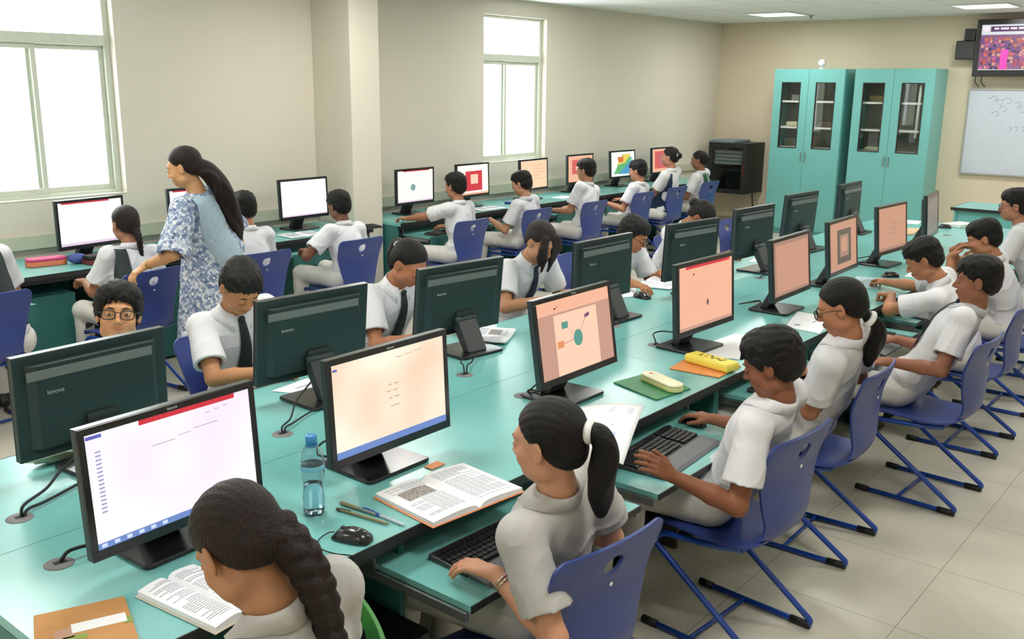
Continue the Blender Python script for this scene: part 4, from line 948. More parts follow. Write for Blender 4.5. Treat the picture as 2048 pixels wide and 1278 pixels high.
# pens
def pen(a, b, label, m_body, m_cap, capf=.35, rad=.0045):
    a = Vector((*a, DESK + rad)); b = Vector((*b, DESK + rad)); t = thing('pen', label, 'pen', a, 0, 'pens on the front desk'); d = b - a
    MB().tube([d * capf, d * .93, d], [rad, rad, .0012], 10).build('barrel', m_body, t)
    MB().tube([(0, 0, 0), d * .04, d * capf], [rad * .8, rad * 1.2, rad * 1.2], 10).build('cap', m_cap, t)
    MB().box(tuple(d * .18 + Vector((0, 0, rad * 1.2))), (.003, .035, .002), Matrix.Rotation(math.atan2(d.y, d.x) - PI / 2, 3, 'Z')).build('clip', m_cap, t)
olive = mat('olive_pen_plastic', srgb(140, 132, 96), .4); clear = mat('grey_pen_plastic', srgb(196, 206, 214), .3)
pen((1.665, 2.02), (1.695, 1.83), 'olive green pen lying nearest the mouse', olive, mat('dark_pen_cap', srgb(60, 66, 58), .4), .08)
pen((1.715, 1.965), (1.718, 1.79), 'clear pen with a blue cap beside the open textbook', clear, mat('blue_pen_cap', srgb(46, 80, 170), .35), .42)
pen((1.70, 2.045), (1.713, 1.90), 'grey pen lying between the olive pen and the blue-capped pen', mat('grey_green_pen', srgb(130, 140, 128), .4), olive, .5)

pill_case('pencil_case', 'pale lilac pencil case before the boy resting a hand on his face', (6.98, 2.0), R(60), .17, .06, .035, mat('lilac_plastic', srgb(150, 150, 190), .5), mat('dark_lilac_plastic', srgb(70, 70, 90), .5), DESK)
# things on the wall desks
pz = pill_case('pencil_case', 'pink and orange pencil case on the wall desk under the big window', (2.90, 6.42), R(-10), .26, .10, .055, mat('pink_plastic', srgb(206, 70, 120), .45), mat('orange_plastic', srgb(220, 120, 84), .45), DESK)
o = MB().sphere((0, 0, .034), (.065, .05, .034), 18, 12).build('blue_pouch', mat('blue_cloth', srgb(70, 84, 150), .7), None); o.location = (3.075, 6.34, DESK); tag(o, 'small blue pouch beside the pink pencil case', 'pouch')
kx = thing('desk_box', 'dark red and black box in front of the screen under the big window', 'box', (3.17, 6.25, DESK), R(5)); MB().b2(-.09, .09, -.05, .05, 0, .03).build('red_base', mat('dark_red_plastic2', srgb(110, 40, 36), .4), kx, .006); MB().b2(-.085, .085, -.045, .045, .031, .062).build('black_lid', key_black, kx, .008)
open_book('open_book', 'book', 'open exercise book on the wall desk below the blank white screen', (4.88, 6.24), R(-4), .16, .21, .008, None, seed=21)
card('blue_book', 'book', 'dark blue book on the wall desk below the third screen past the column', [(7.66, 6.42), (7.90, 6.44), (7.92, 6.33), (7.68, 6.31)], DESK, .025, mat('blue_cover', srgb(40, 62, 140), .4), None, .002)
open_book('open_book', 'book', 'open white book on the wall desk left of the second boy', (7.22, 6.27), R(-3), .17, .20, .006, None, seed=22)
sheet('white papers on the wall desk beside the tall boy', [(8.45, 6.42), (8.7, 6.44), (8.72, 6.28), (8.46, 6.26)], group='papers on the wall desks')

# ------------------------------------------------------------------ people: one continuous surface each, grown from distance fields
A_ = np.array
def vn(v): v = np.asarray(v, float); return v / (np.linalg.norm(v) + 1e-12)
def smin(a, b, k):
    h = np.clip(0.5 + 0.5 * (b - a) / k, 0, 1); return b * (1 - h) + a * h - k * h * (1 - h)
class SDF:
    def __init__(s): s.ops = []
    def cap(s, a, b, ra, rb=None, k=.01, mode='add', flat=False):
        a = A_(a, float); b = A_(b, float); rb = ra if rb is None else rb
        L = np.linalg.norm(b - a); s.ops.append((mode, 'cap', (a, b, ra, rb, flat), k, (a + b) / 2, L / 2 + max(ra, rb))); return s
    def ell(s, c, r, F=None, k=.01, mode='add'):
        c = A_(c, float); r = A_(r, float); F = np.eye(3) if F is None else F
        s.ops.append((mode, 'ell', (c, r, F), k, c, r.max())); return s
    def fn(s, f): s.ops.append(('fn', f)); return s
    def eval(s, P):
        d = np.full(len(P), 1e3)
        for op in s.ops:
            if op[0] == 'fn': d = op[1](P, d); continue
            mode, kind, a, k, c, Rb = op
            q = np.linalg.norm(P - c, axis=1) - Rb
            m_ = (q < d + k) if mode == 'add' else (q < -d + k)
            if not m_.any(): continue
            X = P[m_]
            if kind == 'cap':
                p0, p1, ra, rb, flat = a; ba = p1 - p0; L2 = ba @ ba + 1e-12; t = ((X - p0) @ ba) / L2
                tc_ = np.clip(t, 0, 1); v = X - p0 - tc_[:, None] * ba; v = np.linalg.norm(v, axis=1) - (ra + (rb - ra) * tc_)
                if flat:
                    v = X - p0 - t[:, None] * ba; tt = np.clip(t, 0, 1.3); v = np.linalg.norm(v, axis=1) - (ra + (rb - ra) * tt)
                    v0 = np.linalg.norm(X - p0, axis=1) - ra; v = np.where(t < 0, v0, v)
                    v = np.maximum(v, (t - 1) * math.sqrt(L2))
            else:
                c0, r, F = a; Y = (X - c0) @ F; k0 = np.linalg.norm(Y / r, axis=1); k1 = np.linalg.norm(Y / (r * r), axis=1) + 1e-9; v = k0 * (k0 - 1) / k1
            dm = d[m_]
            d[m_] = smin(dm, v, k) if mode == 'add' else -smin(-dm, v, k)
        return d
    def bounds(s):
        lo = A_([1e9] * 3); hi = -lo
        for op in s.ops:
            if op[0] == 'add': lo = np.minimum(lo, op[4] - op[5]); hi = np.maximum(hi, op[4] + op[5])
        return lo - .02, hi + .02
NK = 4096
def mesh_sdf(sdf, h):
    lo, hi = sdf.bounds(); S = 8; n = np.ceil((hi - lo) / (h * S)).astype(int) + 1
    g = np.stack(np.meshgrid(*[np.arange(k) for k in n], indexing='ij'), -1).reshape(-1, 3) * S
    while True:
        c = lo + (g + S / 2) * h; d = sdf.eval(c); g = g[np.abs(d) < S * h * (1.2 if S > 1 else 1.75)]
        if S == 1: break
        S //= 2
        off = A_([(i, j, k) for i in (0, 1) for j in (0, 1) for k in (0, 1)]) * S
        g = (g[:, None, :] + off[None]).reshape(-1, 3)
    key = lambda q: (q[:, 0] * NK + q[:, 1]) * NK + q[:, 2]
    co = A_([(i, j, k) for i in (0, 1) for j in (0, 1) for k in (0, 1)])
    cor = (g[:, None, :] + co[None]).reshape(-1, 3); uk, inv = np.unique(key(cor), return_inverse=True)
    up_ = np.stack([uk // (NK * NK), (uk // NK) % NK, uk % NK], -1); vals = sdf.eval(lo + up_ * h)
    V = vals[inv].reshape(-1, 8); act = (V.min(1) < 0) & (V.max(1) >= 0); g = g[act]; V = V[act]
    pos = np.zeros((len(g), 3)); cnt = np.zeros(len(g))
    E = [(a, b) for a in range(8) for b in range(a + 1, 8) if np.abs(co[a] - co[b]).sum() == 1]
    for a, b in E:
        m_ = (V[:, a] < 0) != (V[:, b] < 0); va, vb = V[m_, a], V[m_, b]; t = va / (va - vb)
        pos[m_] += co[a] + (co[b] - co[a]) * t[:, None]; cnt[m_] += 1
    pts = lo + (g + pos / cnt[:, None]) * h
    gk = key(g); o = np.argsort(gk); gk = gk[o]; g = g[o]; pts = pts[o]; V = V[o]
    quads = []
    ax = {0: (4, (0, 1, 0), (0, 0, 1)), 1: (2, (0, 0, 1), (1, 0, 0)), 2: (1, (1, 0, 0), (0, 1, 0))}
    for k, (ci, u, v) in ax.items():
        s0 = V[:, 0] < 0; s1 = V[:, ci] < 0; m_ = s0 != s1; idx = np.nonzero(m_)[0]; base = g[idx]
        def look(q):
            kk = key(q); p = np.searchsorted(gk, kk); p = np.minimum(p, len(gk) - 1); return np.where(gk[p] == kk, p, -1)
        a = idx; b = look(base - A_(u)); c = look(base - A_(u) - A_(v)); d = look(base - A_(v))
        Q = np.stack([a, b, c, d], 1); ok = (Q >= 0).all(1); Q = Q[ok]; fl = s0[idx][ok]
        Q[~fl] = Q[~fl][:, ::-1]; quads.append(Q)
    return pts, np.concatenate(quads)
def sdf_obj(name, sdf, h, material, parent, origin, color=None):
    pts, Q = mesh_sdf(sdf, h)
    used = np.zeros(len(pts), bool); used[Q.ravel()] = True; rm = np.cumsum(used) - 1; P = pts[used]; Q = rm[Q]
    me = bpy.data.meshes.new(name); me.vertices.add(len(P)); me.vertices.foreach_set('co', (P - origin).astype(np.float32).ravel())
    me.loops.add(Q.size); me.loops.foreach_set('vertex_index', Q.astype(np.int32).ravel())
    me.polygons.add(len(Q)); me.polygons.foreach_set('loop_start', np.arange(0, Q.size, 4, dtype=np.int32)); me.polygons.foreach_set('loop_total', np.full(len(Q), 4, dtype=np.int32))
    me.polygons.foreach_set('use_smooth', np.ones(len(Q), bool))
    me.update(calc_edges=True); me.validate()
    if color is not None:
        at = me.color_attributes.new('Col', 'FLOAT_COLOR', 'POINT'); c = np.ones((len(P), 4), np.float32); c[:, :3] = color(P); at.data.foreach_set('color', c.ravel())
    return newobj(name, me, material, parent)
def tnoise(P, f, ph=0.0):
    x, y, z = P[:, 0] * f + ph, P[:, 1] * f + 1.7 * ph, P[:, 2] * f + 2.3 * ph
    return (np.sin(x + 1.3 * np.sin(y * .8 + ph)) * np.sin(y * 1.1 + 1.2 * np.sin(z * .9)) + np.sin(z * 1.2 + 1.4 * np.sin(x * .7)) * .7) / 1.5
def ray_to(sdf, p, d, far=.5, n=60):
    t = 0.0; p = A_(p, float); d = vn(d)
    for _ in range(n):
        v = sdf.eval((p + d * t)[None])[0]
        if v < .0008: break
        t += max(v * .8, .0005)
        if t > far: break
    return p + d * t

HANDP = {'type': (28, 32, 22), 'mouse': (14, 22, 16), 'grip': (40, 48, 26), 'rest': (22, 30, 20), 'fist': (74, 84, 50), 'flat': (6, 10, 8)}
def person(label, head, pel, yaw, hyaw=None, pitch=0, roll=0, syaw=None, hair='boy', h=.006, skin=(170, 120, 92), top=None, low=None, tie=None,
           glasses=False, L=None, R_=None, sash=None, s=1.0, hs=.96, tail=None, band=None, stand=False, spread=.09, eyes=True, elbowL=None, elbowR=None, smile=0.0, hvol=0.0, drop=0.0, bangle=False, hairm=None, seed=0, feet_fwd=0.0, shr=0.0):
    top = top or shirt_white; low = low or trouser_w
    head = A_(head, float); pel = A_(pel, float); up3 = A_([0, 0, 1.0]); org = A_([pel[0], pel[1], 0.0])
    cy, sy = math.cos(R(yaw)), math.sin(R(yaw)); f = A_([cy, sy, 0]); r = A_([sy, -cy, 0])
    hyaw = yaw if hyaw is None else hyaw; a_, p_, q_ = R(hyaw), R(pitch), R(roll)
    hf = A_([math.cos(a_) * math.cos(p_), math.sin(a_) * math.cos(p_), -math.sin(p_)]); hr = A_([math.sin(a_), -math.cos(a_), 0]); hu = np.cross(hr, hf)
    hr, hu = hr * math.cos(q_) + hu * math.sin(q_), hu * math.cos(q_) - hr * math.sin(q_)
    HF = np.stack([hr, hf, hu], 1); H = lambda x, y, z: head + HF @ (A_([x, y, z]) * hs)
    HR = lambda *q: A_(q) * hs
    root = thing('person', label, 'person', tuple(org))
    SB = H(0, -.028, -.062); d0 = vn(SB - pel)
    NB = SB - vn(.65 * d0 + .35 * hu) * .072 * s
    ax = vn(NB - pel); syaw = yaw if syaw is None else syaw
    tr = A_([math.sin(R(syaw)), -math.cos(R(syaw)), 0]); tr = vn(tr - ax * (tr @ ax)); tf = np.cross(ax, tr)
    pr_ = vn(r - ax * (r @ ax) * .3)
    BF = np.stack([tr, tf, ax], 1); LT = np.linalg.norm(NB - pel)
    bow = -.022 * s * tf * (0 if stand else 1)
    C1 = NB - ax * .150 * s + tf * .004; C2 = pel + ax * LT * .42 + bow; C0 = pel + ax * .02
    S = {}
    for sd in (-1, 1): S[sd] = NB - ax * (.058 + drop) * s + tr * sd * .148 * s + tf * (.0) 
    # arms by two-bone inverse kinematics
    LU, LF = .262 * s, .232 * s; arms = {}
    for sd, spec, pole in ((-1, L, elbowL), (1, R_, elbowR)):
        if spec is None:
            spec = (pel + f * .26 * s + r * sd * .10 + up3 * (.125 if not stand else -.05), f * .8 - r * sd * .5 - up3 * .1, -up3, 'rest')
        Wt = A_(spec[0], float); dv = Wt - S[sd]; D = np.linalg.norm(dv); D2 = min(D, (LU + LF) * .985); Wt = S[sd] + dv / D * D2
        ca = (LU * LU + D2 * D2 - LF * LF) / (2 * LU * D2); ca = max(-1, min(1, ca)); u = dv / D
        pv = A_(pole, float) if pole is not None else (-up3 * 1.0 + tr * sd * .45 - tf * .25); pv = vn(pv - u * (pv @ u))
        El = S[sd] + u * LU * ca + pv * LU * math.sqrt(max(0, 1 - ca * ca)); arms[sd] = (El, Wt, vn(spec[1]), vn(spec[2]), spec[3])
    hips = {sd: pel + r * sd * .082 * s - up3 * .005 for sd in (-1, 1)}
    legs = {}
    for sd in (-1, 1):
        if stand: kn = A_([hips[sd][0], hips[sd][1], .48 * s]) + f * .02; an = A_([kn[0], kn[1], .09]) - f * .03
        else:
            kn = hips[sd] + f * .385 * s + r * sd * spread * .5 + up3 * .0; kn[2] = .508; an = kn + f * (.03 + feet_fwd); an[2] = .095
        legs[sd] = (kn, an)
    # ---------- body
    B = SDF()
    B.ell(C1, A_([.128, .078, .145]) * s, BF, .03).ell(C2, A_([.108, .074, .13]) * s, BF, .05).ell(C0, A_([.128, .090, .09]) * s, BF, .05)
    B.cap(NB - ax * .07 * s, NB + (SB - NB) * .1, .050 * s, .045, k=.015).cap(NB - ax * .02, SB + HF @ HR(0, .012, .02), .047 * s, .045 * hs, k=.02)
    for sd in (-1, 1):
        El, Wt, hd_, hn, pose = arms[sd]
        B.cap(NB - ax * .065 * s, S[sd], .036 * s, .042 * s, k=.015).cap(S[sd], El, .042 * s, .034 * s, k=.02).cap(El, El * .62 + Wt * .38, .034 * s, .0335 * s, k=.012).cap(El * .62 + Wt * .38, Wt, .0335 * s, .0215 * s, k=.012)
        kn, an = legs[sd]
        B.cap(hips[sd], kn, .070 * s, .050 * s, k=.03).cap(kn, kn * .6 + an * .4, .048 * s, .046 * s, k=.015).cap(kn * .6 + an * .4, an, .046 * s, .030 * s, k=.015).ell(an + f * .05 - up3 * .055, (.033, .10, .030), np.stack([r, f, up3], 1), .02)
        # hand
        q = .93 * s; th = vn(np.cross(hd_, hn)) * (1 if sd > 0 else -1); hn = vn(hn - hd_ * (hn @ hd_)); th = vn(th - hn * (th @ hn))
        c1, c2, c3 = [R(x) for x in HANDP[pose]]
        B.cap(Wt, Wt + hd_ * .02 * q, .0215 * s, .020 * s, k=.008)
        for k_, (off, ln) in enumerate(((.025, (.038, .023, .019)), (.0085, (.042, .026, .020)), (-.0085, (.039, .024, .019)), (-.0245, (.030, .019, .017)))):
            K = Wt + hd_ * (.082 - .004 * abs(k_ - 1.2)) * q + th * off * q - hn * .002
            B.cap(Wt + hd_ * .018 * q + th * off * .55 * q, K, .0135 * q, .0108 * q, k=.007)
            pp = K; ang = 0; spd = th * (.10 - .065 * k_); rr = .0092 * q if k_ < 3 else .0080 * q
            for c_, l_ in zip((c1 + R(3 * k_), c2, c3), ln):
                ang += c_; dd = vn(hd_ * math.cos(ang) + hn * math.sin(ang) + spd * math.cos(ang)); p2 = pp + dd * l_ * q
                B.cap(pp, p2, rr, rr * .93, k=.0028); pp = p2; rr *= .93
        if pose == 'fist': t1, t2 = vn(hd_ * .7 + th * .5 + hn * .6), vn(hd_ * .3 - th * .5 + hn * .9)
        else: t1, t2 = vn(hd_ * .72 + th * .62 + hn * .25), vn(hd_ * .92 + th * .22 + hn * .32)
        p0 = Wt + hd_ * .020 * q + th * .020 * q + hn * .003; p1 = p0 + t1 * .036 * q; p2 = p1 + t2 * .028 * q; p3 = p2 + vn(t2 + hd_ * .15) * .019 * q
        B.cap(p0, p1, .0135 * q, .0115 * q, k=.010).cap(p1, p2, .0102 * q, .0092 * q, k=.003).cap(p2, p3, .0092 * q, .0078 * q, k=.003)
    # head and face
    E_ = lambda c, rr, k, mode='add': B.ell(H(*c), HR(*rr), HF, k, mode)
    E_((0, -.013, .034), (.073, .092, .079), .02); E_((0, .026, -.030), (.058, .064, .076), .03); E_((0, .057, -.083), (.024, .024, .020), .03)
    for x in (-1, 1):
        E_((x * .036, .050, -.034), (.026, .026, .028), .02); E_((x * .046, .010, -.070), (.018, .034, .020), .025)
    E_((0, .077, .020), (.048, .014, .016), .02)
    for x in (-1, 1): E_((x * .031, .0985, -.003), (.019, .014, .013), .012, 'sub')
    for x in (-1, 1): E_((x * .031, .0795, -.003), (.0145, .0115, .0115), .005)
    if pitch >= 15:
        for x in (-1, 1): E_((x * .031, .0835, -.004), (.0135, .0105, .0115), .003)
    B.cap(H(0, .088, -.002), H(0, .106, -.031), .0065 * hs, .0098 * hs, k=.012)
    for x in (-1, 1): E_((x * .0115, .097, -.036), (.0072, .0085, .0062), .006)
    for x in (-1, 1):
        B.cap(H(0, .0925, -.0575 - smile * .2), H(x * .023, .0790 + smile * .2, -.0590 + smile), .0052 * hs, .0028 * hs, k=.004); B.cap(H(0, .0905, -.0665 - smile * .3), H(x * .019, .0800, -.0635 + smile * .8), .0060 * hs, .0030 * hs, k=.004)
    E_((0, .100, -.0618 - smile * .25), (.020, .0075, .0012), .003, 'sub')
    for x in (-1, 1):
        EF = HF @ A_([[math.cos(x * .35), -math.sin(x * .35), 0], [math.sin(x * .35), math.cos(x * .35), 0], [0, 0, 1]])
        B.ell(H(x * .076, -.006, -.008), HR(.0075, .019, .031), EF, .006).ell(H(x * .0845, -.002, -.006), HR(.006, .011, .019), EF, .004, 'sub')
    sk = A_(srgb(*skin))
    def colr(P):
        c = np.tile(sk, (len(P), 1)); Y = ((P - head) @ HF) / hs
        lip = np.exp(-(((Y[:, 0]) / .024) ** 4 + ((Y[:, 2] + .0615 - smile * 1.1 * (np.abs(Y[:, 0]) / .023)) / .0072) ** 4)) * (Y[:, 1] > .07)
        c = c * (1 - lip[:, None] * .7) + lip[:, None] * .7 * sk * A_([.66, .40, .38])
        chk = np.exp(-(((np.abs(Y[:, 0]) - .035) / .02) ** 2 + ((Y[:, 2] + .03) / .02) ** 2)) * (Y[:, 1] > .05); c = c * (1 + chk[:, None] * A_([.06, -.06, -.06]))
        return c
    body = sdf_obj('body', B, h, skin_mat, root, org, colr)
    # eyes, brows
    if eyes:
        if pitch >= 15:
            for x in (-1, 1): MB().tube([H(x * .018, .0925, -.0125) - org, H(x * .031, .0955, -.0150) - org, H(x * .044, .0895, -.0120) - org], [.0008, .0013, .0008], 6).build('eyelashes', hair_mat, root)
        for x in (-1, 1):
            if pitch >= 15:
                MB().tube([H(x * .014, .0925, .0165) - org, H(x * .030, .0915, .021) - org, H(x * .047, .079, .0175) - org], [.0018, .0028, .0012], 6).build('eyebrow', hair_mat, root); continue
            ec = H(x * .031, .0825, -.004) - org; fr = Matrix(HF.tolist())
            e = MB().sphere(ec, (.0105 * hs, .0095 * hs, .0050 * hs), 14, 10, fr).build('eye', eye_white, root)
            ic = H(x * .031, .0908, -.0045) - org; MB().sphere(ic, (.0056 * hs, .0022 * hs, .0048 * hs), 12, 8, fr).build('iris', eye_dark, e)
            MB().tube([H(x * .014, .0925, .0165) - org, H(x * .030, .0915, .021) - org, H(x * .047, .079, .0175) - org], [.0018, .0028, .0012], 6).build('eyebrow', hair_mat, root)
    # ---------- shirt
    T_ = SDF()
    if not stand:
        T_.ell(C1, A_([.150, .094, .150]) * s, BF, .03).ell(C2, A_([.134, .094, .16]) * s, BF, .06).ell(C0 + ax * .03, A_([.150, .108, .10]) * s, BF, .05)
    else:
        T_.ell(C1, A_([.155, .100, .155]) * s, BF, .03).ell(C2, A_([.135, .100, .18]) * s, BF, .06)
        hem = A_([pel[0], pel[1], .42]); T_.cap(pel + ax * .05, hem, .165 * s, .235 * s, k=.05, flat=True)
    T_.cap(NB - ax * .028 * s, NB - ax * .095 * s, .050 * s, .074 * s, k=.022)
    slv = .72 if not stand else .98
    for sd in (-1, 1):
        El, Wt = arms[sd][0], arms[sd][1]; e1 = S[sd] + (El - S[sd]) * slv
        T_.cap(NB - ax * .058 * s, S[sd] - ax * .004, .048 * s, .055 * s, k=.024)
        if stand: T_.cap(S[sd], El, .062 * s, .080 * s, k=.03, flat=True)
        else: T_.cap(S[sd], e1, .056 * s, .066 * s, k=.025, flat=True)
    def folds(P, d):
        X = (P - pel) @ BF; w = np.clip(1 - np.abs(X[:, 2] - .16) / .45, .25, 1)
        rot_ = P @ A_([[.8, .36, -.48], [-.1, .86, .5], [.59, -.35, .72]]); n_ = tnoise(rot_ * A_([1, .5, 1]), 30, seed * 1.3) * .0032 + (1 - np.abs(tnoise(rot_ * A_([.45, 1, .8]), 38, seed + 2.0))) ** 4 * -.0070 + tnoise(P * A_([1, 1, .45]), 62, seed) * .0014
        return d + n_ * w * (1.6 if stand else 1.15)
    T_.fn(folds)
    for sd in (-1, 1):
        El = arms[sd][0]; dd = vn(El - S[sd]); e1 = S[sd] + (El - S[sd]) * slv
        T_.cap(e1 - dd * .035, e1 + dd * .05, (.0500 if not stand else .062) * s, k=.003, mode='sub')
    T_.cap(NB - ax * .012, NB + ax * .12, .0535 * s, .07 * s, k=.006, mode='sub')
    if stand:
        pass
    shirt = sdf_obj('kurta' if stand else 'shirt', T_, h * 1.05, top, root, org)
    # collar with two points, open at the front
    if not stand:
        na = vn(.5 * ax + .5 * vn(SB - NB)); cr_ = vn(tr - na * (tr @ na)); cf_ = np.cross(na, cr_); rows = [[], [], [], []]
        for k in range(41):
            th_ = R(-158 + 316 * k / 40); c_, s_ = math.cos(th_), math.sin(th_); fr = max(0, -c_)      # theta 0 = back
            dirv = -cf_ * c_ + cr_ * s_; b0 = NB - ax * .012
            rows[0].append(Vector(b0 + dirv * (.0515) * s + na * (-.010 - .010 * fr) - org)); rows[1].append(Vector(b0 + dirv * .0555 * s + na * (.024 - .020 * fr) - org))
            tip = max(0, (abs(th_) - R(118)) / R(40)) ** 1.5
            pq = b0 + dirv * (.066 + .016 * tip + .014 * fr) * s + na * (-.010 - .030 * fr - .026 * tip); mid_ = b0 + dirv * .0600 * s + na * (.012 - .026 * fr)
            for _ in range(6):
                dq = T_.eval(pq[None])[0]
                if dq < .0035: pq = pq + (dirv * .7 + na * .3) * (.004 - dq)
                elif dq > .006: pq = pq - (na * .8 + dirv * .2) * (dq - .005)
            rows[2].append(Vector(mid_ - org)); rows[3].append(Vector(pq - org))
        cm_ = MB().grid(rows[:2]); cm_.grid([[v + Vector(na * .0006) for v in rows[1]], rows[2], rows[3]]); cm_.build('collar', top, shirt, 0, .0022)
    if tie:
        w0, pts = .016, []
        b0 = NB - ax * .015 * s; n_ = 16; Lr, Rr = [], []
        for k in range(n_ + 1):
            t = k / n_; c = b0 - ax * (.014 + .31 * t) * s
            p_s = ray_to(T_, c + tf * .30, -tf) + tf * .007; w = (.015 if k == 0 else .015 + .024 * t) if k < n_ else .004
            Lr.append(Vector(p_s - tr * w - org)); Rr.append(Vector(p_s + tr * w - org)); pts.append(p_s)
        md = [Vector((Lr[i] + Rr[i]) / 2 + Vector(tf * .003)) for i in range(n_ + 1)]
        tb = MB().grid([Lr, md, Rr]).build('tie', tie, root, 0, .003)
        MB().sphere(pts[0] + tf * .003 + ax * .002 - org, (.017, .010, .018), 12, 8, Matrix(BF.tolist())).build('tie_knot', tie, tb)
    if sash:
        for (side, w, m_, z0, z1) in sash:
            rows = [[], [], []]; n_ = 18
            for k in range(n_ + 1):
                t = k / n_; z = z0 + (z1 - z0) * t
                for j, e in enumerate((-w, 0, w)):
                    c = NB - ax * z * s + tr * (side + e); rd = vn(tf - ax * .55); p_s = ray_to(T_, c - rd * .35, rd, .7)
                    rows[j].append(Vector(p_s - tf * (.012 if not stand else .022) - org))
            MB().grid(rows).build('sash', m_, root, 0, .004)
    # ---------- trousers and shoes
    Q_ = SDF()
    if not stand: Q_.ell(C0 - ax * .012, A_([.150, .112, .088]) * s, np.stack([r, f, up3], 1), .04)
    for sd in (-1, 1):
        kn, an = legs[sd]
        Q_.cap(hips[sd] + up3 * .0, kn, .086 * s, .066 * s, k=.03).cap(kn, an + up3 * .0, .063 * s, .052 * s, k=.02, flat=True)
    Q_.fn(lambda P, d: d + tnoise(P, 30, seed + 4.0) * .0035 + tnoise(P, 55, seed) * .0015)
    if not stand: Q_.fn(lambda P, d: np.maximum(d, (.426 - P[:, 2]) * (np.linalg.norm((P - pel)[:, :2], axis=1) < .24) - 1e3 * (np.linalg.norm((P - pel)[:, :2], axis=1) >= .24)))
    sdf_obj('trousers', Q_, max(h * 1.2, .007), low, root, org)
    for sd in (-1, 1):
        kn, an = legs[sd]; Z_ = SDF(); b0 = A_([an[0], an[1], 0])
        Z_.ell(b0 + f * .05 + up3 * .04, (.042, .118, .040), np.stack([r, f, up3], 1), .02).cap(b0 - f * .02 + up3 * .04, b0 - f * .01 + up3 * .085, .040, .038, k=.02)
        Z_.fn(lambda P, d: np.maximum(d, .002 - P[:, 2])); sdf_obj('shoe', Z_, .009, shoe_mat, root, org)
    # ---------- hair
    hm = hairm or hair_mat; G = SDF(); thick = .0 + hvol if hair == 'boy' else -.003
    G.ell(H(0, -.014, .038), HR(.0835 + thick, .1015 + thick, .0885 + thick), HF, .01).ell(H(0, -.045, -.018), HR(.070 + thick, .062, .060), HF, .03)
    if hair == 'boy': G.ell(H(.004, .030, .077), HR(.068, .060, .043), HF, .03).ell(H(-.01, -.04, .07), HR(.070, .065, .055), HF, .02)
    ys = A_([-.13, -.07, -.045, -.022, -.012, .012, .022, .05, .075, .10]); zs = A_([-.085, -.078, -.062, -.035, .012, .016, -.008, .026, .050, .056]) - hvol * (np.abs(ys) < .06) * 2.0 if hair == 'boy' else A_([-.075, -.066, -.050, -.028, .010, .016, .012, .042, .066, .075])
    def clip_hair(P, d):
        Y = ((P - head) @ HF) / hs; fz = np.interp(Y[:, 1], ys, zs) + (.005 * np.sin(Y[:, 0] * 210 + Y[:, 1] * 160 + seed) + .003 * np.sin(Y[:, 0] * 420 + 2) if hair == 'boy' else 0)
        return -smin(-d, -(fz - Y[:, 2]) * .6, .008)
    G.fn(clip_hair)
    if hair == 'boy':      # soft fringe falling on the forehead
        for k in range(7): G.cap(H(-.040 + .013 * k, .068, .078), H(-.054 + .0172 * k + .004 * math.sin(k * 2.1 + seed), .0925 - .003 * abs(k - 3), .047 + .010 * math.sin(k * 1.7 + seed)), .014 * hs, .004 * hs, k=.006)
    def strands(P, d):
        Y = ((P - head) @ HF) / hs; an_ = np.arctan2(Y[:, 0], Y[:, 2] + .05); b_ = np.arctan2(Y[:, 1], Y[:, 2] + .03)
        if hair == 'boy': n_ = np.sin(an_ * 31 + 3 * np.sin(b_ * 5 + seed)) * .0013 + tnoise(Y, 95, seed) * .0022 + tnoise(Y, 190, seed + 1) * .0012
        else: n_ = np.sin(an_ * 48 + 1.2 * np.sin(b_ * 2)) * .0008 + tnoise(Y, 40, seed) * .0010
        return d + n_ * hs
    G.fn(strands)
    tie_pt = None
    if hair in ('pony', 'braid', 'long'):
        pos0 = tail.get('at', (0, -.103, .03)); tie_pt = H(*pos0)
        path = [tie_pt] + [tie_pt + tr * o[0] + f * o[1] + up3 * o[2] for o in tail['path']]
        P_ = [A_(v) for v in catmull(path, 8)]; n_ = len(P_); rad = tail['r']
        ra = np.interp(np.linspace(0, 1, n_), np.linspace(0, 1, len(rad)), rad)
        if hair == 'braid':
            for i in range(n_ - 1):
                t = vn(P_[i + 1] - P_[i]); sx = vn(np.cross(t, f)); sf = vn(np.cross(sx, t))
                for j in range(3):
                    def off(ii, jj, rr_): a = ii * tail.get('tw', .62) + jj * 2 * PI / 3; return sx * math.sin(a) * rr_ * .62 + sf * math.sin(2 * a) * rr_ * .34
                    G.cap(P_[i] + off(i, j, ra[i]), P_[i + 1] + off(i + 1, j, ra[i + 1]), ra[i] * .60, ra[i + 1] * .60, k=.0035)
        else:
            rg = np.random.RandomState(seed + 3)
            for i in range(n_ - 1): G.cap(P_[i], P_[i + 1], ra[i] * .8, ra[i + 1] * .8, k=.012)
            for j in range(9):
                a = j * 2 * PI / 9; amp = rg.uniform(.45, .8); ph = rg.uniform(0, 6); cut = int(n_ * rg.uniform(.75, 1)) - 1
                for i in range(cut):
                    def off2(ii):
                        t = vn(P_[min(ii + 1, n_ - 1)] - P_[max(ii - 1, 0)]); sx = vn(np.cross(t, f)); sf = vn(np.cross(sx, t)); aa = a + .5 * math.sin(ii * .25 + ph)
                        return P_[ii] + (sx * math.cos(aa) + sf * math.sin(aa)) * ra[ii] * amp
                    G.cap(off2(i), off2(i + 1), ra[i] * .36, ra[i + 1] * .34, k=.004)
    elif hair == 'bun':
        G.ell(H(0, -.115, .015), HR(.040, .034, .038), HF, .008); tie_pt = H(0, -.096, .02)
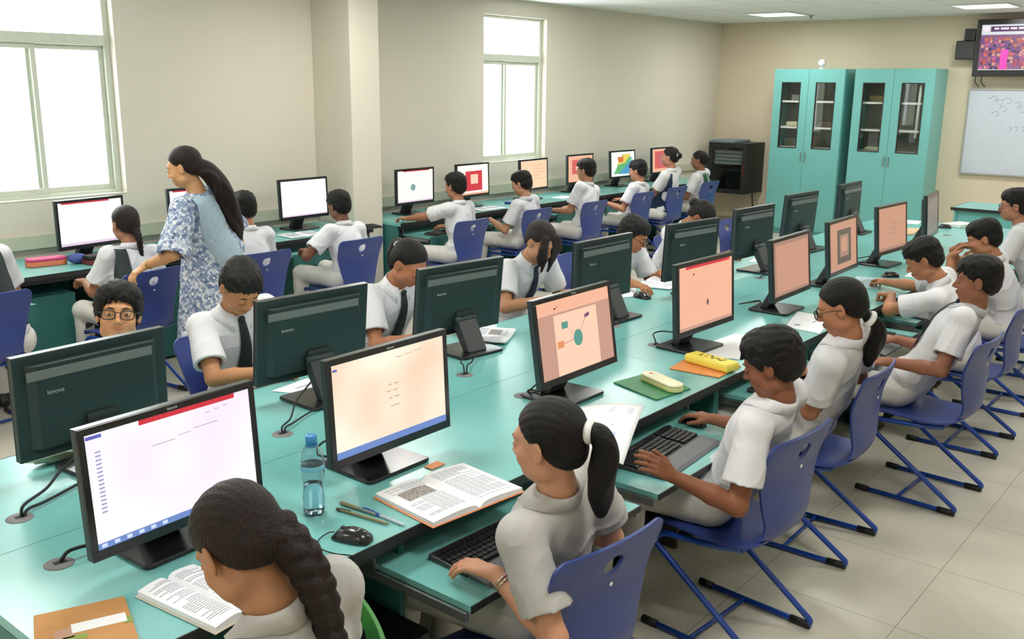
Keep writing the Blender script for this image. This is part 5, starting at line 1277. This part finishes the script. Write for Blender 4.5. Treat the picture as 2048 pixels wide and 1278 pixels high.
    if hair == 'front':    # loose locks hanging beside and over the face
        for k, (x0, x1, y1, z1) in enumerate(((-.060, -.062, .085, -.11), (-.045, -.040, .105, -.14), (.055, .060, .09, -.10), (.045, .035, .11, -.13), (-.02, -.012, .118, -.10))):
            m1 = H(x0 * .9, .062, .06); m2 = H(x0 * 1.15, .088, .01); m3 = H(x1, y1, -.05) ; m4 = H(x1 * .8, y1 + .01, z1)
            for a, b, ra_, rb_ in ((m1, m2, .022, .020), (m2, m3, .020, .016), (m3, m4, .016, .007)): G.cap(a, b, ra_, rb_, k=.01)
        pp = [H(0, -.07, -.05), H(-.05, -.09, -.12), NB - tr * .09 + tf * .0 + ax * .00, NB - tr * .10 - tf * .085 - ax * .12, NB - tr * .12 - tf * .10 - ax * .22]
        for i in range(4): G.cap(pp[i], pp[i + 1], (.03, .026, .022, .018)[i], (.026, .022, .018, .01)[i], k=.012)
    hr_ = sdf_obj('hair', G, h, hm, root, org)
    if band is not None and tie_pt is not None:
        dv = vn(A_(P_[2]) - A_(P_[0])) if hair in ('pony', 'long', 'braid') else -hf
        bp_ = tie_pt + dv * tail.get('bd', .004) if tail else tie_pt; x, y, z_ = frame_from(dv); ro = band[1]
        ring = [Vector(bp_ - org) + (x * math.cos(a) + y * math.sin(a)) * ro * .82 for a in [2 * PI * k / 20 for k in range(20)]]
        MB().tube(ring, ro * .42, 10, closed=True).build('hair_band', band[0], hr_)
    if glasses:
        gl = MB(); sq = lambda v: math.copysign(abs(v) ** .65, v)
        for x in (-1, 1):
            gl.tube([H(x * .034 + .0245 * sq(math.cos(a)), .1045, -.006 + .0175 * sq(math.sin(a))) - org for a in [2 * PI * k / 20 for k in range(20)]], .0023, 6, closed=True)
            gl.tube([H(x * .057, .103, .002) - org, H(x * .074, .085, .004) - org, H(x * .082, .02, .002) - org, H(x * .082, -.012, -.004) - org], .0016, 6)
        gl.tube([H(-.0115, .1045, .0) - org, H(0, .109, .004) - org, H(.0115, .1045, .0) - org], .0016, 6)
        g_ = gl.build('spectacles', glass_frame, root)
        for x in (-1, 1): MB().prism([(.0215 * math.cos(a), .0155 * math.sin(a)) for a in [2 * PI * k / 20 for k in range(20)]], -.0004, .0004, Matrix.Translation(Vector(H(x * .034, .1045, -.004) - org)) @ Matrix((hr.tolist(), hu.tolist(), hf.tolist())).transposed().to_4x4()).build('lens', glass_mat, g_)
    if bangle:
        El, Wt = arms[-1][0], arms[-1][1]; dv = vn(Wt - El)
        for k in range(2):
            x, y, z_ = frame_from(dv + A_([0, .15 * k, .1])); c = Wt - dv * (.030 + .012 * k)
            MB().tube([Vector(c - org) + (x * math.cos(a) + y * math.sin(a)) * .0275 for a in [2 * PI * q / 26 for q in range(26)]], .0022, 7, closed=True).build('bangle', bangle, root)
    return root, dict(NB=NB, ax=ax, tr=tr, tf=tf, T=T_, S=S, arms=arms, H=H)

D_ = A_([0, 0, -1.0])
def hand(x, y, z, dx, dy, dz=0, pose='type', n=(0, 0, -1)): return ((x, y, z), (dx, dy, dz), n, pose)
only = None
SPEC = [
 # front row, backs to the camera
 dict(label='girl with one long dark braid bending over a book at the bottom edge', head=(.94, 1.42, 1.12), pel=(1.06, 1.38, .508), yaw=104, syaw=98, drop=.015, hyaw=93, pitch=38, hair='braid', h=.0045, skin=(176, 126, 92), top=shirt_grey,
      tail=dict(at=(.040, -.070, -.01), path=[(.002, -.050, -.045), (.008, -.078, -.10), (.018, -.090, -.17), (.036, -.095, -.26), (.055, -.09, -.34)], r=[.036, .034, .031, .027, .023, .010], tw=.50), hairm=hair_brown, seed=1, eyes=False),
 dict(label='ponytailed girl in a light grey shirt, white hair band, typing at the front', head=(1.83, 1.38, 1.075), pel=(1.98, 1.54, .508), yaw=96, hyaw=98, pitch=6, hair='pony', h=.0045, skin=(206, 152, 122), top=shirt_grey, low=trouser,
      tail=dict(at=(.012, -.112, .035), path=[(.006, -.030, -.006), (.012, -.045, -.055), (.012, -.035, -.12), (.035, -.02, -.19), (.05, -.012, -.25)], r=[.016, .026, .034, .036, .034, .012], bd=.004), band=(white_plastic, .026),
      L=hand(1.735, 1.475, .712, -.16, 1, .04, 'mouse'), R_=hand(2.12, 1.60, .70, 0, 1), bangle=mat('silver_metal', srgb(214, 206, 196), .2, metal=.9), elbowL=(-.05, -.5, -.45), seed=2),
 dict(label='boy holding a booklet in one hand and a mouse in the other', head=(2.93, 1.285, 1.06), pel=(3.01, 1.49, .508), yaw=97, hyaw=100, pitch=20, h=.0045, skin=(136, 86, 60), low=trouser, hvol=.005,
      L=hand(2.60, 1.455, .715, -.72, .36, .58, 'rest', (.25, .9, -.3)), R_=hand(3.225, 1.635, .70, .04, 1, 0, 'mouse'), elbowL=(-.2, -.3, -1), seed=3),
 dict(label='girl with spectacles and a low ponytail, between the booklet boy and upright boy', head=(3.75, 1.37, 1.10), pel=(3.90, 1.54, .508), yaw=97, hyaw=103, pitch=20, hair='pony', h=.005, skin=(176, 120, 88),
      tail=dict(at=(.012, -.085, -.072), path=[(.02, -.03, -.03), (.05, -.03, -.09), (.06, -.01, -.16), (.06, .0, -.22)], r=[.022, .022, .032, .034, .016], bd=.012), band=(white_plastic, .030), glasses=True, L=hand(3.86, 1.60, .70, 0, 1), R_=hand(4.10, 1.60, .70, 0, 1), hairm=hair_mat, seed=4),
 dict(label='upright boy in a white shirt looking at his screen, hands before him', head=(4.86, 1.14, 1.075), pel=(4.80, 1.42, .508), yaw=94, hyaw=104, pitch=3, h=.005, skin=(150, 100, 76), L=hand(4.50, 1.40, .70, -.5, .8, 0, 'rest', (.4, 0, -1)), R_=hand(4.93, 1.50, .705, .1, 1, 0, 'rest'), tie=tie_navy, seed=5),
 dict(label='boy leaning over the desk with his chin low and a fist on the desk edge', head=(5.49, 1.575, 1.04), pel=(5.66, 1.36, .508), yaw=95, hyaw=104, pitch=28, h=.005, skin=(176, 122, 90), L=hand(5.60, 1.76, .79, -.1, 1, 0, 'fist'), R_=hand(5.95, 1.93, .79, .6, .8, 0, 'rest'), elbowL=(-1, -.2, -.2), seed=6),
 dict(label='boy resting a hand against his face, second from the right edge', head=(6.42, 1.50, 1.06), pel=(6.52, 1.34, .508), yaw=95, hyaw=104, pitch=20, h=.006, skin=(168, 116, 86), L=hand(6.33, 1.66, .93, .25, -.5, .85, 'rest', (.3, -1, 0)), R_=hand(6.52, 1.70, .95, -.2, -.7, .6, 'rest', (-.3, -1, 0)), seed=7),
 dict(label='boy with spectacles in a white shirt cut off by the right edge of the photo', head=(7.42, 1.56, 1.17), pel=(7.43, 1.36, .508), yaw=95, hyaw=103, pitch=5, h=.006, skin=(176, 124, 96), glasses=True, L=hand(7.25, 1.78, .79, 0, 1), R_=hand(7.6, 1.78, .79, 0, 1), seed=8),
 # rear row, facing the camera side
 dict(label='smiling boy with black spectacles looking at the camera over a charcoal monitor', head=(1.775, 3.38, 1.10), pel=(1.70, 3.62, .508), yaw=246, elbowL=(-.3, .3, -1), elbowR=(0, .2, -1), hyaw=241, pitch=-13, roll=6, smile=.007, h=.0045, skin=(206, 150, 108), glasses=True, hvol=.010, s=.93, drop=.05, seed=9),
 dict(label='boy in a white shirt and dark tie looking down, arms folded on the desk', head=(2.33, 3.40, 1.115), pel=(2.46, 3.66, .508), yaw=262, hyaw=262, pitch=36, h=.0045, skin=(184, 130, 90), tie=tie_mat, L=hand(2.50, 3.20, .80, -.9, -.25, 0, 'rest'), R_=hand(2.28, 3.17, .80, .9, -.25, 0, 'rest'), elbowL=(.9, .3, -.8), elbowR=(-.9, .3, -.8), seed=10),
 dict(label='girl with a ponytail and dark tie, head bowed over pink papers', head=(3.26, 3.34, 1.10), pel=(3.36, 3.68, .508), yaw=264, hyaw=276, pitch=34, hair='pony', h=.005, skin=(168, 112, 80), tie=tie_mat, hairm=hair_mat,
      tail=dict(at=(0, -.100, .03), path=[(-.03, -.045, .0), (-.02, -.07, -.05), (-.01, -.075, -.12)], r=[.02, .032, .034, .014]), band=(white_plastic, .02), L=hand(3.42, 3.14, .785, -.4, -1), R_=hand(3.10, 3.14, .785, .3, -1), seed=11),
 dict(label='girl in a white shirt and navy tie whose long dark hair falls over her face', head=(4.26, 3.30, 1.095), pel=(4.37, 3.66, .508), yaw=262, hyaw=262, pitch=30, hair='front', h=.005, skin=(190, 138, 104), tie=tie_navy, hairm=hair_brown, L=hand(4.42, 3.18, .79, -.8, -.3, 0, 'rest'), R_=hand(4.16, 3.18, .79, .5, -.6, 0, 'rest'), elbowR=(-1, .2, -.6), seed=12),
 dict(label='bent-over boy with spectacles and tie reaching for a mouse, rear side', head=(5.18, 3.27, 1.035), pel=(5.36, 3.64, .508), yaw=262, hyaw=285, pitch=26, h=.005, skin=(170, 112, 76), tie=tie_navy, glasses=True, L=hand(5.30, 3.12, .79, -.3, -1), R_=hand(4.82, 3.0, .80, -.5, -1, 0, 'mouse'), seed=13),
 dict(label='girl in a white shirt bending over her papers, dark hair tied up, rear side', head=(6.17, 3.33, 1.05), pel=(6.22, 3.66, .508), yaw=255, hyaw=278, pitch=52, hair='bun', h=.006, skin=(150, 96, 66), L=hand(6.3, 3.15, .79, -.5, -1), R_=hand(5.78, 3.10, .80, .2, -1, 0, 'rest'), elbowR=(-1, .3, -.4), seed=14),
 # along the window wall
 dict(label='seated girl at the left edge of the photo with a charcoal sash down her back', head=(2.10, 5.62, 1.15), pel=(2.24, 5.56, .508), yaw=92, pitch=10, hair='bun', h=.008, sash=[(.075, .055, sash_grey, .05, .50)], eyes=False, seed=15),
 dict(label='girl with a thin braid and a charcoal sash at the screen under the big window', head=(3.09, 5.70, 1.08), pel=(3.05, 5.60, .508), yaw=92, pitch=8, hair='braid', h=.006, skin=(160, 112, 86),
      tail=dict(at=(.01, -.085, -.03), path=[(.005, -.03, -.06), (.01, -.035, -.13), (.015, -.03, -.21), (.02, -.02, -.28)], r=[.026, .018, .014, .012, .007], tw=.7), hairm=hair_brown, sash=[(-.105, .040, sash_grey, .05, .50)], L=hand(2.92, 5.95, .70, 0, 1), eyes=False, seed=16),
 dict(label='boy in a white shirt seen from behind, just right of the standing woman', head=(3.97, 5.70, 1.10), pel=(3.94, 5.62, .508), yaw=88, pitch=6, h=.006, skin=(176, 122, 92), eyes=False, L=hand(3.85, 5.95, .70, 0, 1), R_=hand(4.1, 5.95, .70, 0, 1), seed=17),
 dict(label='boy in a white shirt seen from behind, just left of the column', head=(4.82, 5.69, 1.045), pel=(4.80, 5.58, .508), yaw=94, hyaw=90, pitch=10, h=.006, skin=(120, 80, 60), eyes=False, L=hand(4.62, 5.85, .70, .3, 1), R_=hand(4.98, 5.9, .70, 0, 1), elbowL=(-1, -.3, -.6), seed=18),
 dict(label='boy reaching his left arm onto the wall desk, first right of the column', head=(6.16, 5.72, 1.095), pel=(6.14, 5.66, .508), yaw=98, hyaw=92, pitch=4, h=.006, skin=(170, 118, 90), eyes=False, L=hand(5.98, 6.13, .79, -.3, 1, 0, 'rest'), R_=hand(6.3, 5.98, .70, 0, 1), elbowL=(-1, -.2, -.4), seed=19),
 dict(label='second boy right of the column, in white, with his hand over the keyboard tray', head=(7.10, 5.74, 1.05), pel=(7.13, 5.74, .508), yaw=98, hyaw=104, pitch=14, h=.006, skin=(184, 134, 106), L=hand(6.93, 5.98, .70, -.2, 1, 0, 'rest'), R_=hand(7.3, 6.0, .70, 0, 1), seed=20),
 dict(label='tall boy in white seated below the narrow window', head=(8.12, 5.72, 1.115), pel=(8.02, 5.68, .508), yaw=96, hyaw=100, pitch=4, h=.006, skin=(176, 126, 98), L=hand(7.95, 5.98, .70, 0, 1, 0, 'rest'), R_=hand(8.25, 6.0, .70, 0, 1), seed=21),
 dict(label='short boy in white stretching a hand to the tray, before the pupils with sashes', head=(9.14, 5.74, 1.05), pel=(9.10, 5.78, .508), yaw=98, hyaw=102, pitch=8, h=.007, skin=(180, 126, 100), L=hand(8.88, 5.98, .70, -.3, 1, 0, 'rest'), R_=hand(9.25, 6.02, .70, 0, 1), seed=22),
 dict(label='girl with a white hair band and a navy sash, second from the wall rack', head=(9.82, 5.74, 1.165), pel=(9.86, 5.80, .508), yaw=96, hyaw=104, pitch=2, hair='bun', h=.007, skin=(176, 122, 96), band=(white_plastic, .034), sash=[(-.125, .026, sash_navy, .06, .52)], seed=23),
 dict(label='girl with a green and white sash nearest the wall rack', head=(10.62, 5.80, 1.085), pel=(10.68, 5.84, .508), yaw=98, hyaw=108, pitch=6, hair='bun', h=.007, skin=(140, 96, 72), sash=[(-.03, .040, sash_green, .05, .45), (.035, .014, shirt_white, .05, .45), (.085, .012, sash_navy, .06, .45)], seed=24),
]
PEOPLE = {}
for i, sp in enumerate(SPEC):
    PEOPLE[i] = person(**sp)

# the standing woman
km = bpy.data.materials.new('blue_patterned_cotton'); km.use_nodes = True; nt = km.node_tree; b = nt.nodes['Principled BSDF']; b.inputs['Roughness'].default_value = .85
tc = nt.nodes.new('ShaderNodeTexCoord'); v = nt.nodes.new('ShaderNodeTexVoronoi'); v.inputs['Scale'].default_value = 58
v2 = nt.nodes.new('ShaderNodeTexVoronoi'); v2.feature = 'DISTANCE_TO_EDGE'; v2.inputs['Scale'].default_value = 58
nt.links.new(tc.outputs['Object'], v.inputs['Vector']); nt.links.new(tc.outputs['Object'], v2.inputs['Vector'])
rp = nt.nodes.new('ShaderNodeValToRGB'); rp.color_ramp.interpolation = 'CONSTANT'
for p_, c_ in ((.0, srgb(140, 158, 190)), (.35, srgb(192, 204, 222)), (.6, srgb(108, 128, 166)), (.75, srgb(226, 230, 238))):
    e = rp.color_ramp.elements[0] if p_ == 0 else rp.color_ramp.elements.new(p_); e.position = p_; e.color = (*c_, 1)
sp_ = nt.nodes.new('ShaderNodeSeparateColor'); nt.links.new(v.outputs['Color'], sp_.inputs[0]); nt.links.new(sp_.outputs[0], rp.inputs['Fac'])
mr = nt.nodes.new('ShaderNodeMapRange'); mr.inputs['From Min'].default_value = .02; mr.inputs['From Max'].default_value = .06; mr.inputs['To Min'].default_value = .6; mr.inputs['To Max'].default_value = 1
nt.links.new(v2.outputs['Distance'], mr.inputs['Value'])
mx = nt.nodes.new('ShaderNodeMix'); mx.data_type = 'RGBA'; mx.blend_type = 'MULTIPLY'; mx.inputs[0].default_value = 1
nt.links.new(rp.outputs['Color'], mx.inputs[6]); nt.links.new(mr.outputs['Result'], mx.inputs[7]); nt.links.new(mx.outputs[2], b.inputs['Base Color'])
scarf = mat('pale_blue_scarf_cloth', srgb(168, 190, 204), .85, noise=.08, nscale=40)
tch, ti = person(label='woman standing in a blue and white patterned tunic with very long dark hair', head=(3.16, 5.10, 1.465), pel=(3.30, 5.06, .90), yaw=112, hyaw=128, pitch=14, hair='long', h=.0055, skin=(206, 156, 112), top=km, low=trouser_w, stand=True, s=1.08, hs=1.0, hairm=hair_brown,
    tail=dict(at=(.005, -.080, -.01), path=[(.035, -.045, -.04), (.080, -.085, -.13), (.130, -.105, -.26), (.175, -.110, -.40), (.215, -.10, -.54)], r=[.050, .058, .064, .068, .066, .030]), band=(mat('maroon_clip', srgb(110, 52, 60), .3), .036),
    L=((2.91, 5.17, .905), (-.5, .1, -.30), (.1, 0, -1), 'rest'), R_=((3.62, 5.22, .80), (0, .3, -1), (-1, 0, 0), 'rest'), elbowL=(-.3, -.6, -.6), seed=30, bangle=gold,
    sash=[(-.075, .075, scarf, .04, .95)])
